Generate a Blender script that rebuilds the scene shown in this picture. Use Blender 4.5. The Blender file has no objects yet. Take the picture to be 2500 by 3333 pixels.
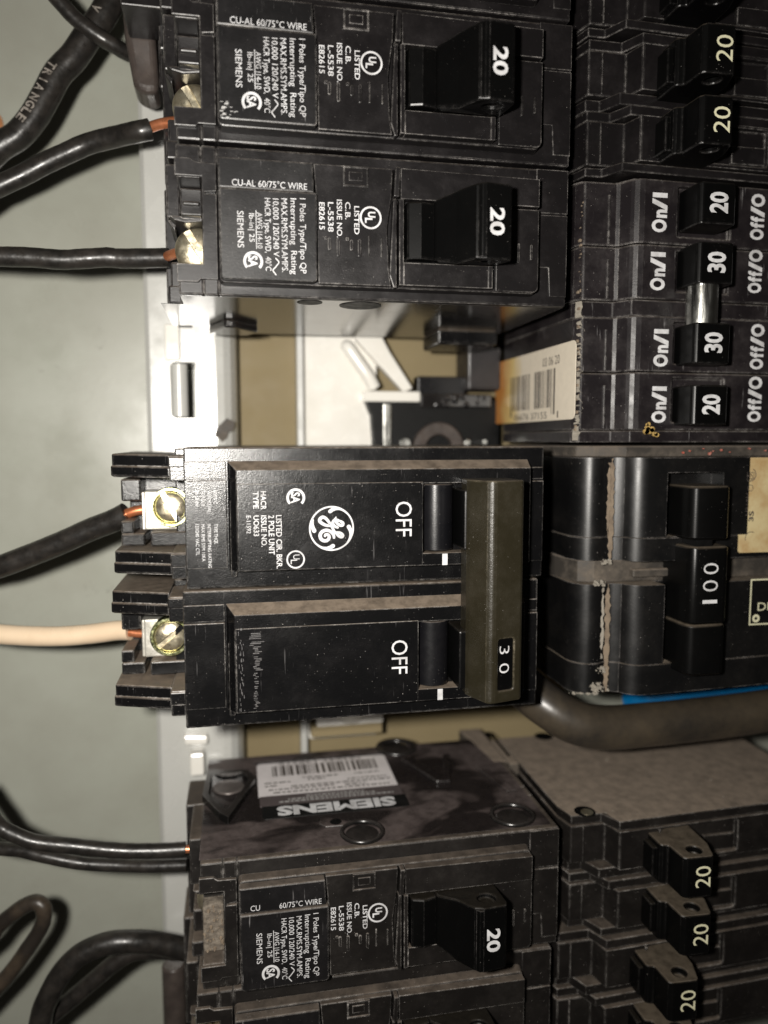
import bpy, bmesh, math, random
from mathutils import Vector, Matrix
random.seed(7)
U = 0.001                      # the scene is written in millimetres, stored in metres
S = bpy.context.scene
COL = S.collection

# ------------------------------------------------------------------ camera
cam = bpy.data.cameras.new('camera'); camo = bpy.data.objects.new('camera', cam); COL.objects.link(camo)
ca, cb, cc = -0.09638578, -0.19012446, -0.01941293
Rm = Matrix.Rotation(ca, 3, 'X') @ Matrix.Rotation(cb, 3, 'Y') @ Matrix.Rotation(cc, 3, 'Z')
camo.matrix_world = Matrix.Translation(Vector((-0.265, -24.574, 135.454)) * U) @ Rm.to_4x4()
cam.sensor_fit = 'HORIZONTAL'; cam.sensor_width = 36; cam.lens = 35.289
cam.clip_start = 0.005; cam.clip_end = 10
cam.dof.use_dof = True; cam.dof.focus_distance = 0.137; cam.dof.aperture_fstop = 12.5
S.camera = camo
S.render.resolution_x = 768; S.render.resolution_y = 1024

# ------------------------------------------------------------------ light: a dim room and the phone's flash beside the lens
w = bpy.data.worlds.new('World'); S.world = w; w.use_nodes = True
w.node_tree.nodes['Background'].inputs[0].default_value = (1.0, 0.9, 0.78, 1)
w.node_tree.nodes['Background'].inputs[1].default_value = 0.014
fl = bpy.data.lights.new('camera_flash', 'AREA'); fl.shape = 'DISK'; fl.size = 0.009
fl.energy = 0.51; fl.color = (1.0, 0.955, 0.885)
flo = bpy.data.objects.new('camera_flash', fl); COL.objects.link(flo)
flo.matrix_world = Matrix.Translation(Vector((-21.0, -17.5, 137.5)) * U) @ Rm.to_4x4()
S.view_settings.view_transform = 'Standard'; S.view_settings.look = 'None'
S.view_settings.exposure = 0.0; S.view_settings.gamma = 1
S.render.engine = 'CYCLES'

# ------------------------------------------------------------------ materials
def nd(nt, t, x=0, y=0, **kw):
    n = nt.nodes.new(t); n.location = (x, y)
    for k, v in kw.items(): setattr(n, k, v)
    return n
def mapr(nt, src, a, b, c=0.0, d=1.0):
    m = nd(nt, 'ShaderNodeMapRange'); m.inputs[1].default_value = a; m.inputs[2].default_value = b
    m.inputs[3].default_value = c; m.inputs[4].default_value = d; nt.links.new(src, m.inputs[0]); return m.outputs[0]
def mul(nt, a, b, op='MULTIPLY'):
    m = nd(nt, 'ShaderNodeMath', operation=op, use_clamp=(op in ('ADD',)))
    for i, v in enumerate((a, b)):
        if isinstance(v, (int, float)): m.inputs[i].default_value = v
        else: nt.links.new(v, m.inputs[i])
    return m.outputs[0]
def mixc(nt, f, a, b):
    m = nd(nt, 'ShaderNodeMix', data_type='RGBA')
    if isinstance(f, (int, float)): m.inputs[0].default_value = f
    else: nt.links.new(f, m.inputs[0])
    for i, v in ((6, a), (7, b)):
        if isinstance(v, tuple): m.inputs[i].default_value = (*v, 1)
        else: nt.links.new(v, m.inputs[i])
    return m.outputs[2]
def noise(nt, co, scale, detail=3, rough=.6, dist=0):
    n = nd(nt, 'ShaderNodeTexNoise'); n.inputs['Scale'].default_value = scale; n.inputs['Detail'].default_value = detail
    n.inputs['Roughness'].default_value = rough; n.inputs['Distortion'].default_value = dist
    nt.links.new(co, n.inputs['Vector']); return n.outputs['Fac']
def coords(nt, sc=(1, 1, 1)):
    g = nd(nt, 'ShaderNodeNewGeometry')
    m = nd(nt, 'ShaderNodeMapping'); m.inputs['Scale'].default_value = sc; nt.links.new(g.outputs['Position'], m.inputs[0])
    return m.outputs[0]

def plastic(name, base=(.012, .011, .012), rough=.42, dust=.6, dustc=(.15, .12, .095), wear=.35, wearc=(.28, .26, .25),
            film=.35, filmc=(.07, .06, .058), speck=.5, spec=.5, grain=.25, edge=.28, scratch=0.0, wipe=0.0):
    m = bpy.data.materials.new(name); m.use_nodes = True; nt = m.node_tree; L = nt.links
    b = nt.nodes['Principled BSDF']; co = coords(nt)
    geo = nd(nt, 'ShaderNodeNewGeometry')
    # thin grime film in patches
    f1 = mapr(nt, noise(nt, co, 130, 5, .65), .42, .72)
    f2 = mapr(nt, noise(nt, co, 900, 3, .7), .35, .75)
    film_f = mul(nt, mul(nt, f1, mapr(nt, f2, 0, 1, .45, 1.0)), film)
    col = mixc(nt, film_f, base, filmc)
    # dust that has settled on faces turned up
    sx = nd(nt, 'ShaderNodeSeparateXYZ'); L.new(geo.outputs['Normal'], sx.inputs[0])
    up = mapr(nt, sx.outputs['Y'], .25, .85)
    dn = mapr(nt, noise(nt, co, 420, 4, .7), .28, .62, .45, 1)
    du = mul(nt, mul(nt, up, dn), dust)
    if wipe:                                    # places where the dust has been rubbed off
        du = mul(nt, du, mapr(nt, noise(nt, coords(nt, (1, 1, 1.6)), 42, 3, .55, .6), .46, .53, 1 - wipe, 1))
    col = mixc(nt, du, col, dustc)
    # worn, dusty edges
    bv = nd(nt, 'ShaderNodeBevel', samples=5); bv.inputs['Radius'].default_value = edge * U
    dt = nd(nt, 'ShaderNodeVectorMath', operation='DOT_PRODUCT'); L.new(bv.outputs[0], dt.inputs[0]); L.new(geo.outputs['Normal'], dt.inputs[1])
    ew = mapr(nt, dt.outputs['Value'], .995, .90)
    en = mul(nt, mapr(nt, noise(nt, co, 900, 4, .75), .40, .62, .1, 1), mapr(nt, noise(nt, co, 110, 3, .6), .40, .60, .16, 1))
    ewf = mul(nt, mul(nt, ew, en), wear)
    col = mixc(nt, ewf, col, wearc)
    # single dust grains
    vo = nd(nt, 'ShaderNodeTexVoronoi'); vo.inputs['Scale'].default_value = 2300; L.new(co, vo.inputs['Vector'])
    r = nd(nt, 'ShaderNodeSeparateColor'); L.new(vo.outputs['Color'], r.inputs[0])
    lim = mapr(nt, r.outputs[0], .55, 1.0, 0, .17)
    sp = mul(nt, lim, vo.outputs['Distance'], 'GREATER_THAN')
    patch = mapr(nt, noise(nt, co, 75, 3), .44, .62, .08, 1)
    spf = mul(nt, mul(nt, sp, patch), speck)
    spf = mul(nt, spf, r.outputs[1])
    col = mixc(nt, spf, col, (.42, .39, .36))
    if scratch:
        cs = coords(nt, (1, .06, 1)); n2 = noise(nt, cs, 2500, 2, .5)
        sc = mul(nt, mul(nt, mapr(nt, n2, .66, .74), mapr(nt, noise(nt, co, 160, 3), .5, .6)), scratch)
        col = mixc(nt, sc, col, (.3, .29, .29))
    L.new(col, b.inputs['Base Color'])
    ro = mul(nt, mul(nt, du, .5), mapr(nt, film_f, 0, .5, rough, min(1, rough + .25)), 'ADD')
    L.new(ro, b.inputs['Roughness']); b.inputs['Specular IOR Level'].default_value = spec
    bm_ = nd(nt, 'ShaderNodeBump'); bm_.inputs['Strength'].default_value = grain; bm_.inputs['Distance'].default_value = .00006
    hn = mul(nt, noise(nt, co, 5200, 2, .5), mul(nt, noise(nt, co, 2000, 2, .5), .5), 'ADD')
    hn = mul(nt, hn, mul(nt, sp, .5), 'ADD')
    L.new(hn, bm_.inputs['Height']); L.new(bm_.outputs[0], b.inputs['Normal'])
    return m

def simple(name, base, rough=.5, metal=0, n1=200, amt=.3, c2=None, bump=.1, spec=.5, coat=0, stretch=(1, 1, 1), edge=0, bs=2500):
    m = bpy.data.materials.new(name); m.use_nodes = True; nt = m.node_tree; L = nt.links
    b = nt.nodes['Principled BSDF']; co = coords(nt, stretch)
    c2 = c2 or tuple(x * .6 for x in base)
    f = mul(nt, mapr(nt, noise(nt, co, n1, 5, .65), .4, .65), amt)
    col = mixc(nt, f, base, c2)
    if edge:
        bv = nd(nt, 'ShaderNodeBevel', samples=4); bv.inputs['Radius'].default_value = .25 * U
        geo = nd(nt, 'ShaderNodeNewGeometry')
        dt = nd(nt, 'ShaderNodeVectorMath', operation='DOT_PRODUCT'); L.new(bv.outputs[0], dt.inputs[0]); L.new(geo.outputs['Normal'], dt.inputs[1])
        col = mixc(nt, mul(nt, mul(nt, mapr(nt, dt.outputs['Value'], .98, .86), mapr(nt, noise(nt, co, 900, 3), .35, .65)), edge), col, (.4, .38, .33))
    L.new(col, b.inputs['Base Color'])
    b.inputs['Metallic'].default_value = metal; b.inputs['Specular IOR Level'].default_value = spec
    b.inputs['Coat Weight'].default_value = coat
    L.new(mapr(nt, noise(nt, co, n1 * 2.3, 4), .3, .7, max(0.02, rough - .1), min(1, rough + .12)), b.inputs['Roughness'])
    bp = nd(nt, 'ShaderNodeBump'); bp.inputs['Strength'].default_value = bump; bp.inputs['Distance'].default_value = .0001
    L.new(noise(nt, co, bs, 3), bp.inputs['Height']); L.new(bp.outputs[0], b.inputs['Normal'])
    return m

M = {}
WL = (.50, .47, .44)
M['case'] = plastic('black_breaker_plastic', base=(.006, .0052, .0055), film=.5, filmc=(.017, .0135, .014), rough=.33, dust=.6, wear=.85, wearc=WL, spec=.45)
M['case_low'] = plastic('dusty_breaker_plastic', base=(.006, .005, .0045), film=.45, filmc=(.022, .0175, .014), rough=.42, dust=.9, dustc=(.098, .076, .058), wear=.95, wearc=WL, speck=1.0, wipe=.35)
M['label'] = plastic('label_panel_plastic', base=(.0055, .0052, .0055), film=.3, filmc=(.022, .019, .02), rough=.36, wear=.9, wearc=WL, scratch=.5, speck=.5)
M['handle'] = plastic('handle_plastic', base=(.0018, .0018, .0018), film=.1, filmc=(.010, .009, .008), rough=.3, wear=.25, speck=.3, dust=.12, dustc=(.11, .09, .065), spec=.22, grain=.08)
M['toggle'] = plastic('toggle_plastic', base=(.004, .004, .005), film=.25, filmc=(.02, .018, .018), rough=.27, wear=.5, speck=.9, dust=.5, grain=.15)
M['gloss'] = plastic('glossy_black_plastic', base=(.003, .003, .0033), film=.25, filmc=(.015, .013, .0125), rough=.23, wear=.8, wearc=WL, speck=1.0, dust=.95, dustc=(.20, .158, .12), grain=.4, scratch=.15, spec=.38)
M['mirror'] = plastic('polished_side_plastic', base=(.010, .009, .009), film=.15, filmc=(.05, .045, .04), rough=.13, wear=.3, speck=.3, dust=.3, grain=.04, spec=.9)
M['quad'] = plastic('purple_black_plastic', base=(.009, .0072, .0082), film=.75, filmc=(.03, .024, .024), rough=.36, wear=1.0, speck=.8, dust=.8, wearc=WL, scratch=.5)
M['old'] = plastic('old_glossy_black_plastic', base=(.003, .003, .0032), film=.3, filmc=(.018, .015, .0125), rough=.35, wear=.7, speck=.7, dust=1.0, dustc=(.22, .175, .13), grain=.12, spec=.55)
M['side'] = plastic('breaker_side_plastic', base=(.010, .0085, .0085), film=.3, filmc=(.05, .041, .039), rough=.22, wear=.5, speck=.4, dust=.95, dustc=(.085, .066, .062), grain=.12, wipe=.9)
M['brown'] = plastic('dust_coated_plastic', base=(.03, .026, .022), film=.9, filmc=(.16, .13, .10), rough=.6, dust=.97, dustc=(.24, .19, .145), speck=.5, wear=.4, grain=.5)
M['clean'] = plastic('wiped_glossy_plastic', base=(.004, .004, .004), film=.3, filmc=(.02, .017, .016), rough=.2, wear=.5, speck=.5, dust=.3, dustc=(.06, .05, .045), grain=.1, spec=.6)
M['handle_dusty'] = plastic('dusty_handle_plastic', base=(.0018, .0018, .0018), film=.1, filmc=(.010, .009, .008), rough=.3, wear=.3, speck=.5, dust=.95, dustc=(.10, .08, .058), spec=.22, grain=.1)
M['dark'] = simple('black_plastic_and_hole_shade', (.003, .003, .003), .5, spec=.2)  # black plastic; also colours the flat pieces that stand for shade in holes
M['tie'] = plastic('olive_painted_tie_bar', base=(.016, .0135, .0075), film=.6, filmc=(.032, .027, .017), rough=.3, wear=1.0, wearc=(.34, .29, .2), speck=1.0, dust=.3, grain=.6, spec=.55)
M['print'] = simple('white_print', (.60, .60, .61), .55, n1=420, amt=.6, c2=(.30, .29, .29), bump=.05, spec=.2)
M['print_dim'] = simple('faded_white_print', (.42, .41, .40), .55, n1=1500, amt=.5, c2=(.2, .2, .2), bump=.05, spec=.2)
M['print_cream'] = simple('cream_print', (.62, .60, .42), .55, n1=1200, amt=.3, c2=(.42, .40, .26), bump=.05, spec=.2)
M['ink'] = simple('black_ink', (.05, .04, .035), .5, n1=1500, amt=.5, c2=(.16, .14, .12))
M['panel'] = simple('grey_green_painted_steel', (.345, .355, .305), .3, n1=24, amt=.7, c2=(.285, .283, .24), bump=.12, spec=.45, bs=700)
M['rail'] = simple('light_grey_painted_rail', (.48, .48, .455), .26, n1=60, amt=.4, c2=(.43, .43, .40), bump=.12, bs=500, spec=1.0)
M['tan'] = simple('tan_painted_base', (.23, .185, .105), .55, spec=.12, n1=70, amt=.35, c2=(.19, .15, .085), bump=.2)
M['white'] = simple('white_moulded_plastic', (.74, .72, .67), .22, n1=90, amt=.4, c2=(.64, .61, .54), bump=.05, bs=300)
M['screw'] = simple('yellow_zinc_screw', (.70, .64, .48), .34, .9, n1=500, amt=.7, c2=(.42, .33, .2), bump=.5, bs=900)
M['zinc'] = simple('green_yellow_zinc_ring', (.60, .62, .36), .25, 1, n1=500, amt=.4, c2=(.45, .5, .12), bump=.3, bs=900)
M['lug'] = simple('pale_tin_lug', (.62, .60, .54), .34, .55, n1=300, amt=.5, c2=(.45, .42, .36), bump=.3)
M['dull'] = simple('dull_dusty_rivet', (.16, .14, .13), .4, .5, n1=300, amt=.6)
M['steel'] = simple('bare_steel_pin', (.66, .66, .62), .27, 1, n1=300, amt=.5, c2=(.4, .4, .38), bump=.6, stretch=(1, .15, 1), bs=1500)
M['copper'] = simple('bare_copper', (.62, .23, .11), .33, .7, n1=300, amt=.5, c2=(.45, .12, .04))
M['wire'] = simple('black_wire_insulation', (.011, .010, .009), .34, n1=300, amt=.6, c2=(.034, .029, .025), bump=1.0, bs=260, spec=.5)
M['smudge'] = simple('grey_smudge', (.20, .20, .17), .6, n1=500, amt=.8, c2=(.33, .33, .28))
M['scuff'] = simple('grey_scuff', (.10, .095, .095), .5, n1=2500, amt=.8, c2=(.02, .02, .02))
M['emboss'] = simple('worn_raised_lettering', (.30, .27, .24), .3, n1=900, amt=.8, c2=(.03, .025, .02), bump=.6)
M['wireg'] = simple('dusty_grey_cable_jacket', (.022, .019, .016), .34, n1=45, amt=.8, c2=(.075, .058, .038), bump=.3, bs=400)
M['wired'] = simple('dusty_black_insulation', (.022, .018, .015), .36, n1=120, amt=.8, c2=(.07, .052, .036), bump=.4, bs=400)
M['beige'] = simple('beige_wire_insulation', (.66, .52, .37), .22, n1=120, amt=.5, c2=(.58, .43, .29), bump=.1, bs=300, spec=.6)
M['blue'] = simple('blue_wire_insulation', (.0, .095, .25), .35, n1=200, amt=.2)
M['sleeve'] = simple('smoky_brown_plastic', (.045, .036, .032), .35, n1=200, amt=.6, c2=(.09, .072, .062), bump=.2)
M['rust'] = simple('rust_spot', (.30, .13, .05), .8, n1=400, amt=.6, c2=(.5, .22, .08))
M['red'] = simple('red_paint_fleck', (.38, .08, .05), .6, n1=900, amt=.6, c2=(.45, .3, .25))
M['grit'] = simple('pale_plaster_grit', (.27, .245, .205), .85, n1=1500, amt=.5, bump=.6)
M['grime'] = simple('caked_tan_dust', (.20, .155, .11), .9, n1=500, amt=.8, c2=(.12, .09, .065), bump=.8, bs=1200)
M['dirt'] = simple('packed_grey_dirt', (.085, .07, .055), .9, n1=900, amt=1.0, c2=(.20, .17, .135), bump=1.0, bs=1800)
M['stain'] = simple('yellow_spatter', (.42, .28, .09), .6, n1=900, amt=.5)
def sticker_mat(name, base, stains):
    m = bpy.data.materials.new(name); m.use_nodes = True; nt = m.node_tree; b = nt.nodes['Principled BSDF']
    g = nd(nt, 'ShaderNodeNewGeometry'); s = nd(nt, 'ShaderNodeSeparateXYZ'); nt.links.new(g.outputs['Position'], s.inputs[0])
    co = coords(nt); nz = noise(nt, co, 90, 4); col = mixc(nt, mapr(nt, noise(nt, co, 600, 3), .4, .7, 0, .25), base, tuple(x * .75 for x in base))
    for ax, a, bb, c in stains:
        v = mul(nt, s.outputs[ax], mul(nt, mul(nt, nz, -.5, 'ADD'), .02), 'ADD') if False else s.outputs[ax]
        wv = nd(nt, 'ShaderNodeMath', operation='MULTIPLY_ADD'); wv.inputs[1].default_value = .012
        nt.links.new(nz, wv.inputs[0]); nt.links.new(v, wv.inputs[2])
        col = mixc(nt, mapr(nt, wv.outputs[0], a * U + .006, bb * U + .006), col, c)
    nt.links.new(col, b.inputs['Base Color']); b.inputs['Roughness'].default_value = .45
    return m
M['stick1'] = sticker_mat('paper_sticker_orange_stain', (.68, .61, .50), [('Z', -33, -40, (.62, .46, .18)), ('Z', -40.5, -46, (.46, .19, .045))])
M['stick2'] = simple('yellowed_paper_label', (.52, .43, .24), .5, n1=150, amt=.8, c2=(.36, .22, .09), bump=.1)
M['stick3'] = simple('white_side_label', (.72, .68, .68), .4, n1=200, amt=.3)
M['stick3b'] = simple('grey_clear_label_band', (.085, .07, .07), .4, n1=200, amt=.3)
M['stick3c'] = simple('black_label_band', (.008, .008, .008), .4, n1=200, amt=.3)

# ------------------------------------------------------------------ mesh tools
class MB:
    def __init__(s): s.v = []; s.f = []; s.sm = []
    def add(s, vs, fs, smooth=False):
        o = len(s.v); s.v += [tuple(p) for p in vs]
        for f in fs: s.f.append([o + i for i in f]); s.sm.append(smooth)
        return s
    def box(s, x0, x1, y0, y1, z0, z1):
        x0, x1 = sorted((x0, x1)); y0, y1 = sorted((y0, y1)); z0, z1 = sorted((z0, z1))
        return s.add([(x, y, z) for x in (x0, x1) for y in (y0, y1) for z in (z0, z1)],
                     [(0, 1, 3, 2), (4, 6, 7, 5), (0, 4, 5, 1), (2, 3, 7, 6), (0, 2, 6, 4), (1, 5, 7, 3)])
    def loft(s, A, B, cap=True, smooth=False):
        n = len(A); fs = [(i, (i + 1) % n, n + (i + 1) % n, n + i) for i in range(n)]
        k = len(s.v); s.add(A + B, fs, smooth)
        if cap: s.f += [[k + i for i in reversed(range(n))], [k + n + i for i in range(n)]]; s.sm += [False, False]
        return s
    def pxy(s, poly, z0, z1, top=None):      # prism seen from the front
        t = top or poly
        return s.loft([(x, y, z0) for x, y in poly], [(x, y, z1) for x, y in t])
    def pxz(s, poly, y0, y1):                # profile run along y
        return s.loft([(x, y0, z) for x, z in poly], [(x, y1, z) for x, z in poly])
    def pyz(s, poly, x0, x1):
        return s.loft([(x0, y, z) for y, z in poly], [(x1, y, z) for y, z in poly])
    def cyl(s, c, r, h, axis='z', n=32, r2=None):   # from c along +axis by h
        r2 = r if r2 is None else r2; A = []; B = []
        for i in range(n):
            a = 2 * math.pi * i / n; u, q = math.cos(a), math.sin(a)
            for P, rr, hh in ((A, r, 0), (B, r2, h)):
                if axis == 'z': P.append((c[0] + u * rr, c[1] + q * rr, c[2] + hh))
                elif axis == 'y': P.append((c[0] + q * rr, c[1] + hh, c[2] + u * rr))
                else: P.append((c[0] + hh, c[1] + u * rr, c[2] + q * rr))
        return s.loft(A, B, True, True)
    def ring(s, c, r0, r1, h, axis='z', n=36, a0=0, a1=2 * math.pi):    # washer
        full = abs(a1 - a0 - 2 * math.pi) < 1e-6; m = n if full else n + 1; P = []
        for i in range(m):
            a = a0 + (a1 - a0) * i / n; u, q = math.cos(a), math.sin(a)
            for rr, hh in ((r0, 0), (r1, 0), (r1, h), (r0, h)):
                if axis == 'z': P.append((c[0] + u * rr, c[1] + q * rr, c[2] + hh))
                else: P.append((c[0] + q * rr, c[1] + hh, c[2] + u * rr))
        k = len(s.v); fs = []
        for i in range(m if full else m - 1):
            a, b = 4 * i, 4 * ((i + 1) % m)
            fs += [(a + j, a + (j + 1) % 4, b + (j + 1) % 4, b + j) for j in range(4)]
        if not full: fs += [(0, 1, 2, 3), tuple(4 * (m - 1) + j for j in (3, 2, 1, 0))]
        return s.add(P, fs, True)
    def lathe(s, c, prof, n=44):          # revolve (r, z) about the z axis; closed on the axis
        k = len(s.v); m = len(prof); vs = []; fs = []
        for r, z in prof:
            for i in range(n):
                a = 2 * math.pi * i / n; vs.append((c[0] + r * math.cos(a), c[1] + r * math.sin(a), c[2] + z))
        for j in range(m - 1):
            for i in range(n): fs.append((j * n + i, j * n + (i + 1) % n, (j + 1) * n + (i + 1) % n, (j + 1) * n + i))
        s.add(vs, fs, True)
        s.f += [[k + i for i in reversed(range(n))], [k + (m - 1) * n + i for i in range(n)]]; s.sm += [True, True]
        return s
    def tube(s, pts, r, n=16, rn=0.0, caps=True, step=6):
        P = smooth_path(pts, step); rings = []; up = Vector((0, 0, 1)); ph = random.random() * 9
        L = len(P)
        for i, p in enumerate(P):
            t = (P[min(i + 1, L - 1)] - P[max(i - 1, 0)]).normalized()
            a = t.cross(up)
            a = a.normalized() if a.length > 1e-4 else Vector((1, 0, 0))
            b = a.cross(t).normalized()
            rr = r * (1 + rn * (math.sin(i * .9 + ph) * .5 + math.sin(i * 2.3 + ph * 2) * .5))
            rings.append([p + (a * math.cos(2 * math.pi * j / n) + b * math.sin(2 * math.pi * j / n)) * rr for j in range(n)])
        k = len(s.v)
        vs = [tuple(q) for R_ in rings for q in R_]; fs = []
        for i in range(L - 1):
            for j in range(n): fs.append((i * n + j, i * n + (j + 1) % n, (i + 1) * n + (j + 1) % n, (i + 1) * n + j))
        s.add(vs, fs, True)
        if caps: s.f += [[k + j for j in reversed(range(n))], [k + (L - 1) * n + j for j in range(n)]]; s.sm += [False, False]
        return s
    def build(s, name, mat, parent=None, bevel=0.0, seg=2, cut=None):
        me = bpy.data.meshes.new(name)
        me.from_pydata([(x * U, y * U, z * U) for x, y, z in s.v], [], s.f)
        for i, p in enumerate(me.polygons): p.use_smooth = s.sm[i]
        bm = bmesh.new(); bm.from_mesh(me); bmesh.ops.recalc_face_normals(bm, faces=bm.faces); bm.to_mesh(me); bm.free()
        me.materials.append(M[mat]); me.validate()
        o = bpy.data.objects.new(name, me); COL.objects.link(o)
        if cut: boolean(o, cut)
        if any(s.sm) : o.data.set_sharp_from_angle(angle=math.radians(40))
        if bevel:
            b = o.modifiers.new('edges', 'BEVEL'); b.width = bevel * U; b.segments = seg; b.limit_method = 'ANGLE'
            b.angle_limit = math.radians(35); b.harden_normals = False
            if not any(s.sm): 
                for p in o.data.polygons: p.use_smooth = False
        if parent: o.parent = parent
        return o
def boolean(o, mb):
    c = mb.build('cutter', 'dark'); md = o.modifiers.new('cut', 'BOOLEAN'); md.object = c; md.solver = 'EXACT'
    dg = bpy.context.evaluated_depsgraph_get(); dg.update()
    me = bpy.data.meshes.new_from_object(o.evaluated_get(dg)); o.modifiers.clear(); o.data = me
    while len(me.materials) > 1: me.materials.pop()
    bpy.data.objects.remove(c)
def smooth_path(pts, step=6):
    P = [Vector(p) for p in pts]; out = []
    for i in range(len(P) - 1):
        a, b, c, d = P[max(i - 1, 0)], P[i], P[i + 1], P[min(i + 2, len(P) - 1)]
        for k in range(step):
            t = k / step
            out.append(.5 * ((2 * b) + (c - a) * t + (2 * a - 5 * b + 4 * c - d) * t * t + (3 * b - a - 3 * c + d) * t ** 3))
    out.append(P[-1]); return out
def rrect(x0, x1, y0, y1, r=1.0, n=4, corners=(1, 1, 1, 1)):
    out = []
    for k, (cx, cy, a0) in enumerate(((x1 - r, y1 - r, 0), (x0 + r, y1 - r, 90), (x0 + r, y0 + r, 180), (x1 - r, y0 + r, 270))):
        if not corners[k]: out.append(((x1, x0, x0, x1)[k], (y1, y1, y0, y0)[k])); continue
        for i in range(n + 1):
            a = math.radians(a0 + 90 * i / n); out.append((cx + r * math.cos(a), cy + r * math.sin(a)))
    return out

# ------------------------------------------------------------------ print: flat letters, rings and strokes
_glyph = {}
def glyphs(t, bold):
    k = (t, bold)
    if k not in _glyph:
        cu = bpy.data.curves.new('t', 'FONT'); cu.body = t; cu.size = 1; cu.resolution_u = 3; cu.offset = bold
        o = bpy.data.objects.new('t', cu); COL.objects.link(o)
        dg = bpy.context.evaluated_depsgraph_get(); me = bpy.data.meshes.new_from_object(o.evaluated_get(dg))
        vs = [(v.co.x, v.co.y) for v in me.vertices]; fs = [list(p.vertices) for p in me.polygons]
        bpy.data.objects.remove(o); bpy.data.meshes.remove(me)
        _glyph[k] = (vs, fs)
    return _glyph[k]
class Ink(MB):
    """flat print on a plane: o = origin, bx = reading direction, by = up direction of the letters"""
    lift = 0
    def text(s, t, o, bx, by, w, h, bold=0.0, lift=.03):
        vs, fs = glyphs(t, bold)
        x0 = min(v[0] for v in vs); x1 = max(v[0] for v in vs)
        H = .73 + 2 * bold; s.lift += .0004
        bx = Vector(bx); by = Vector(by); nn = bx.cross(by) * (lift + s.lift); o = Vector(o)
        sx = w / (x1 - x0); sy = h / H
        return s.add([tuple(o + bx * (x - x0) * sx + by * (y + bold) * sy + nn) for x, y in vs], fs)
    def stroke(s, pts, wd, o=(0, 0, 0), bx=(1, 0, 0), by=(0, 1, 0), step=8, lift=.03, smooth=True, caps=True):
        ws = wd if isinstance(wd, (list, tuple)) else [wd] * len(pts)
        P3 = [(p[0], p[1], ww) for p, ww in zip(pts, ws)]
        P = smooth_path(P3, step) if smooth else [Vector(p) for p in P3]
        s.lift += .0015; bx = Vector(bx); by = Vector(by); nn = bx.cross(by) * (lift + s.lift); o = Vector(o)
        A = []; B = []; L = len(P)
        for i, p in enumerate(P):
            t = Vector((P[min(i + 1, L - 1)][0] - P[max(i - 1, 0)][0], P[min(i + 1, L - 1)][1] - P[max(i - 1, 0)][1])).normalized()
            nrm = Vector((-t.y, t.x)) * p[2] / 2
            A.append((p[0] + nrm.x, p[1] + nrm.y)); B.append((p[0] - nrm.x, p[1] - nrm.y))
        q = A + B; s.add([tuple(o + bx * x + by * y + nn) for x, y in q], [(i, i + 1, L + i + 1, L + i) for i in range(L - 1)])
        if caps:
            for p in (P[0], P[-1]):
                s.disc((p[0], p[1]), p[2] / 2, o, bx, by, lift)
        return s
    def disc(s, c, r, o, bx, by, lift=.03, n=14):
        s.lift += .0008; bx = Vector(bx); by = Vector(by); nn = bx.cross(by) * (lift + s.lift); o = Vector(o)
        return s.add([tuple(o + bx * (c[0] + r * math.cos(2 * math.pi * i / n)) + by * (c[1] + r * math.sin(2 * math.pi * i / n)) + nn) for i in range(n)], [tuple(range(n))])
    def arc(s, c, r, wd, o=(0, 0, 0), bx=(1, 0, 0), by=(0, 1, 0), a0=0, a1=360, n=40):
        pts = [(c[0] + r * math.cos(math.radians(a0 + (a1 - a0) * i / n)), c[1] + r * math.sin(math.radians(a0 + (a1 - a0) * i / n))) for i in range(n + 1)]
        return s.stroke(pts, wd, o, bx, by, smooth=False, caps=False)
    def rect(s, x0, x1, y0, y1, o, bx, by, lift=.03):
        s.lift += .0004; bx = Vector(bx); by = Vector(by); nn = bx.cross(by) * (lift + s.lift); o = Vector(o)
        return s.add([tuple(o + bx * x + by * y + nn) for x, y in ((x0, y0), (x1, y0), (x1, y1), (x0, y1))], [(0, 1, 2, 3)])

DN = ((0, -1, 0), (1, 0, 0))     # letters turned a quarter clockwise, read downwards
UPW = ((0, 1, 0), (-1, 0, 0))    # letters turned a quarter anticlockwise, read upwards
RT = ((1, 0, 0), (0, 1, 0))
def down(ink, t, x, y0, y1, z, h, bold=0.0): ink.text(t, (x - h / 2, y0, z), *DN, abs(y0 - y1), h, bold)
def upw(ink, t, x0, x1, y0, y1, z, bold=0.0): ink.text(t, (x1, y0, z), *UPW, abs(y1 - y0), abs(x1 - x0), bold)
def spaced(ink, cs, x0, x1, y0, y1, z, bold):
    for ch, a, b in cs: upw(ink, ch, x0, x1, y0 + (y1 - y0) * a, y0 + (y1 - y0) * b, z, bold)
def csa(ink, cx, cy, r, z):
    o = (cx, cy, z); d = DN
    ink.arc((0, 0), r * .86, r * .27, o, *d, a0=45, a1=315)
    ink.text('SA', (cx - r * .5, cy + r * .58, z), *d, r * 1.16, r * 1.0, .03)
def ulm(ink, cx, cy, r, z, bold=.02):
    ink.arc((0, 0), r * .9, r * .17, (cx, cy, z), *DN)
    ink.text('U', (cx - r * .25, cy + r * .52, z), *DN, r * .5, r * .72, bold)
    ink.text('L', (cx - r * .52, cy - r * .02, z), *DN, r * .45, r * .72, bold)

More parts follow.
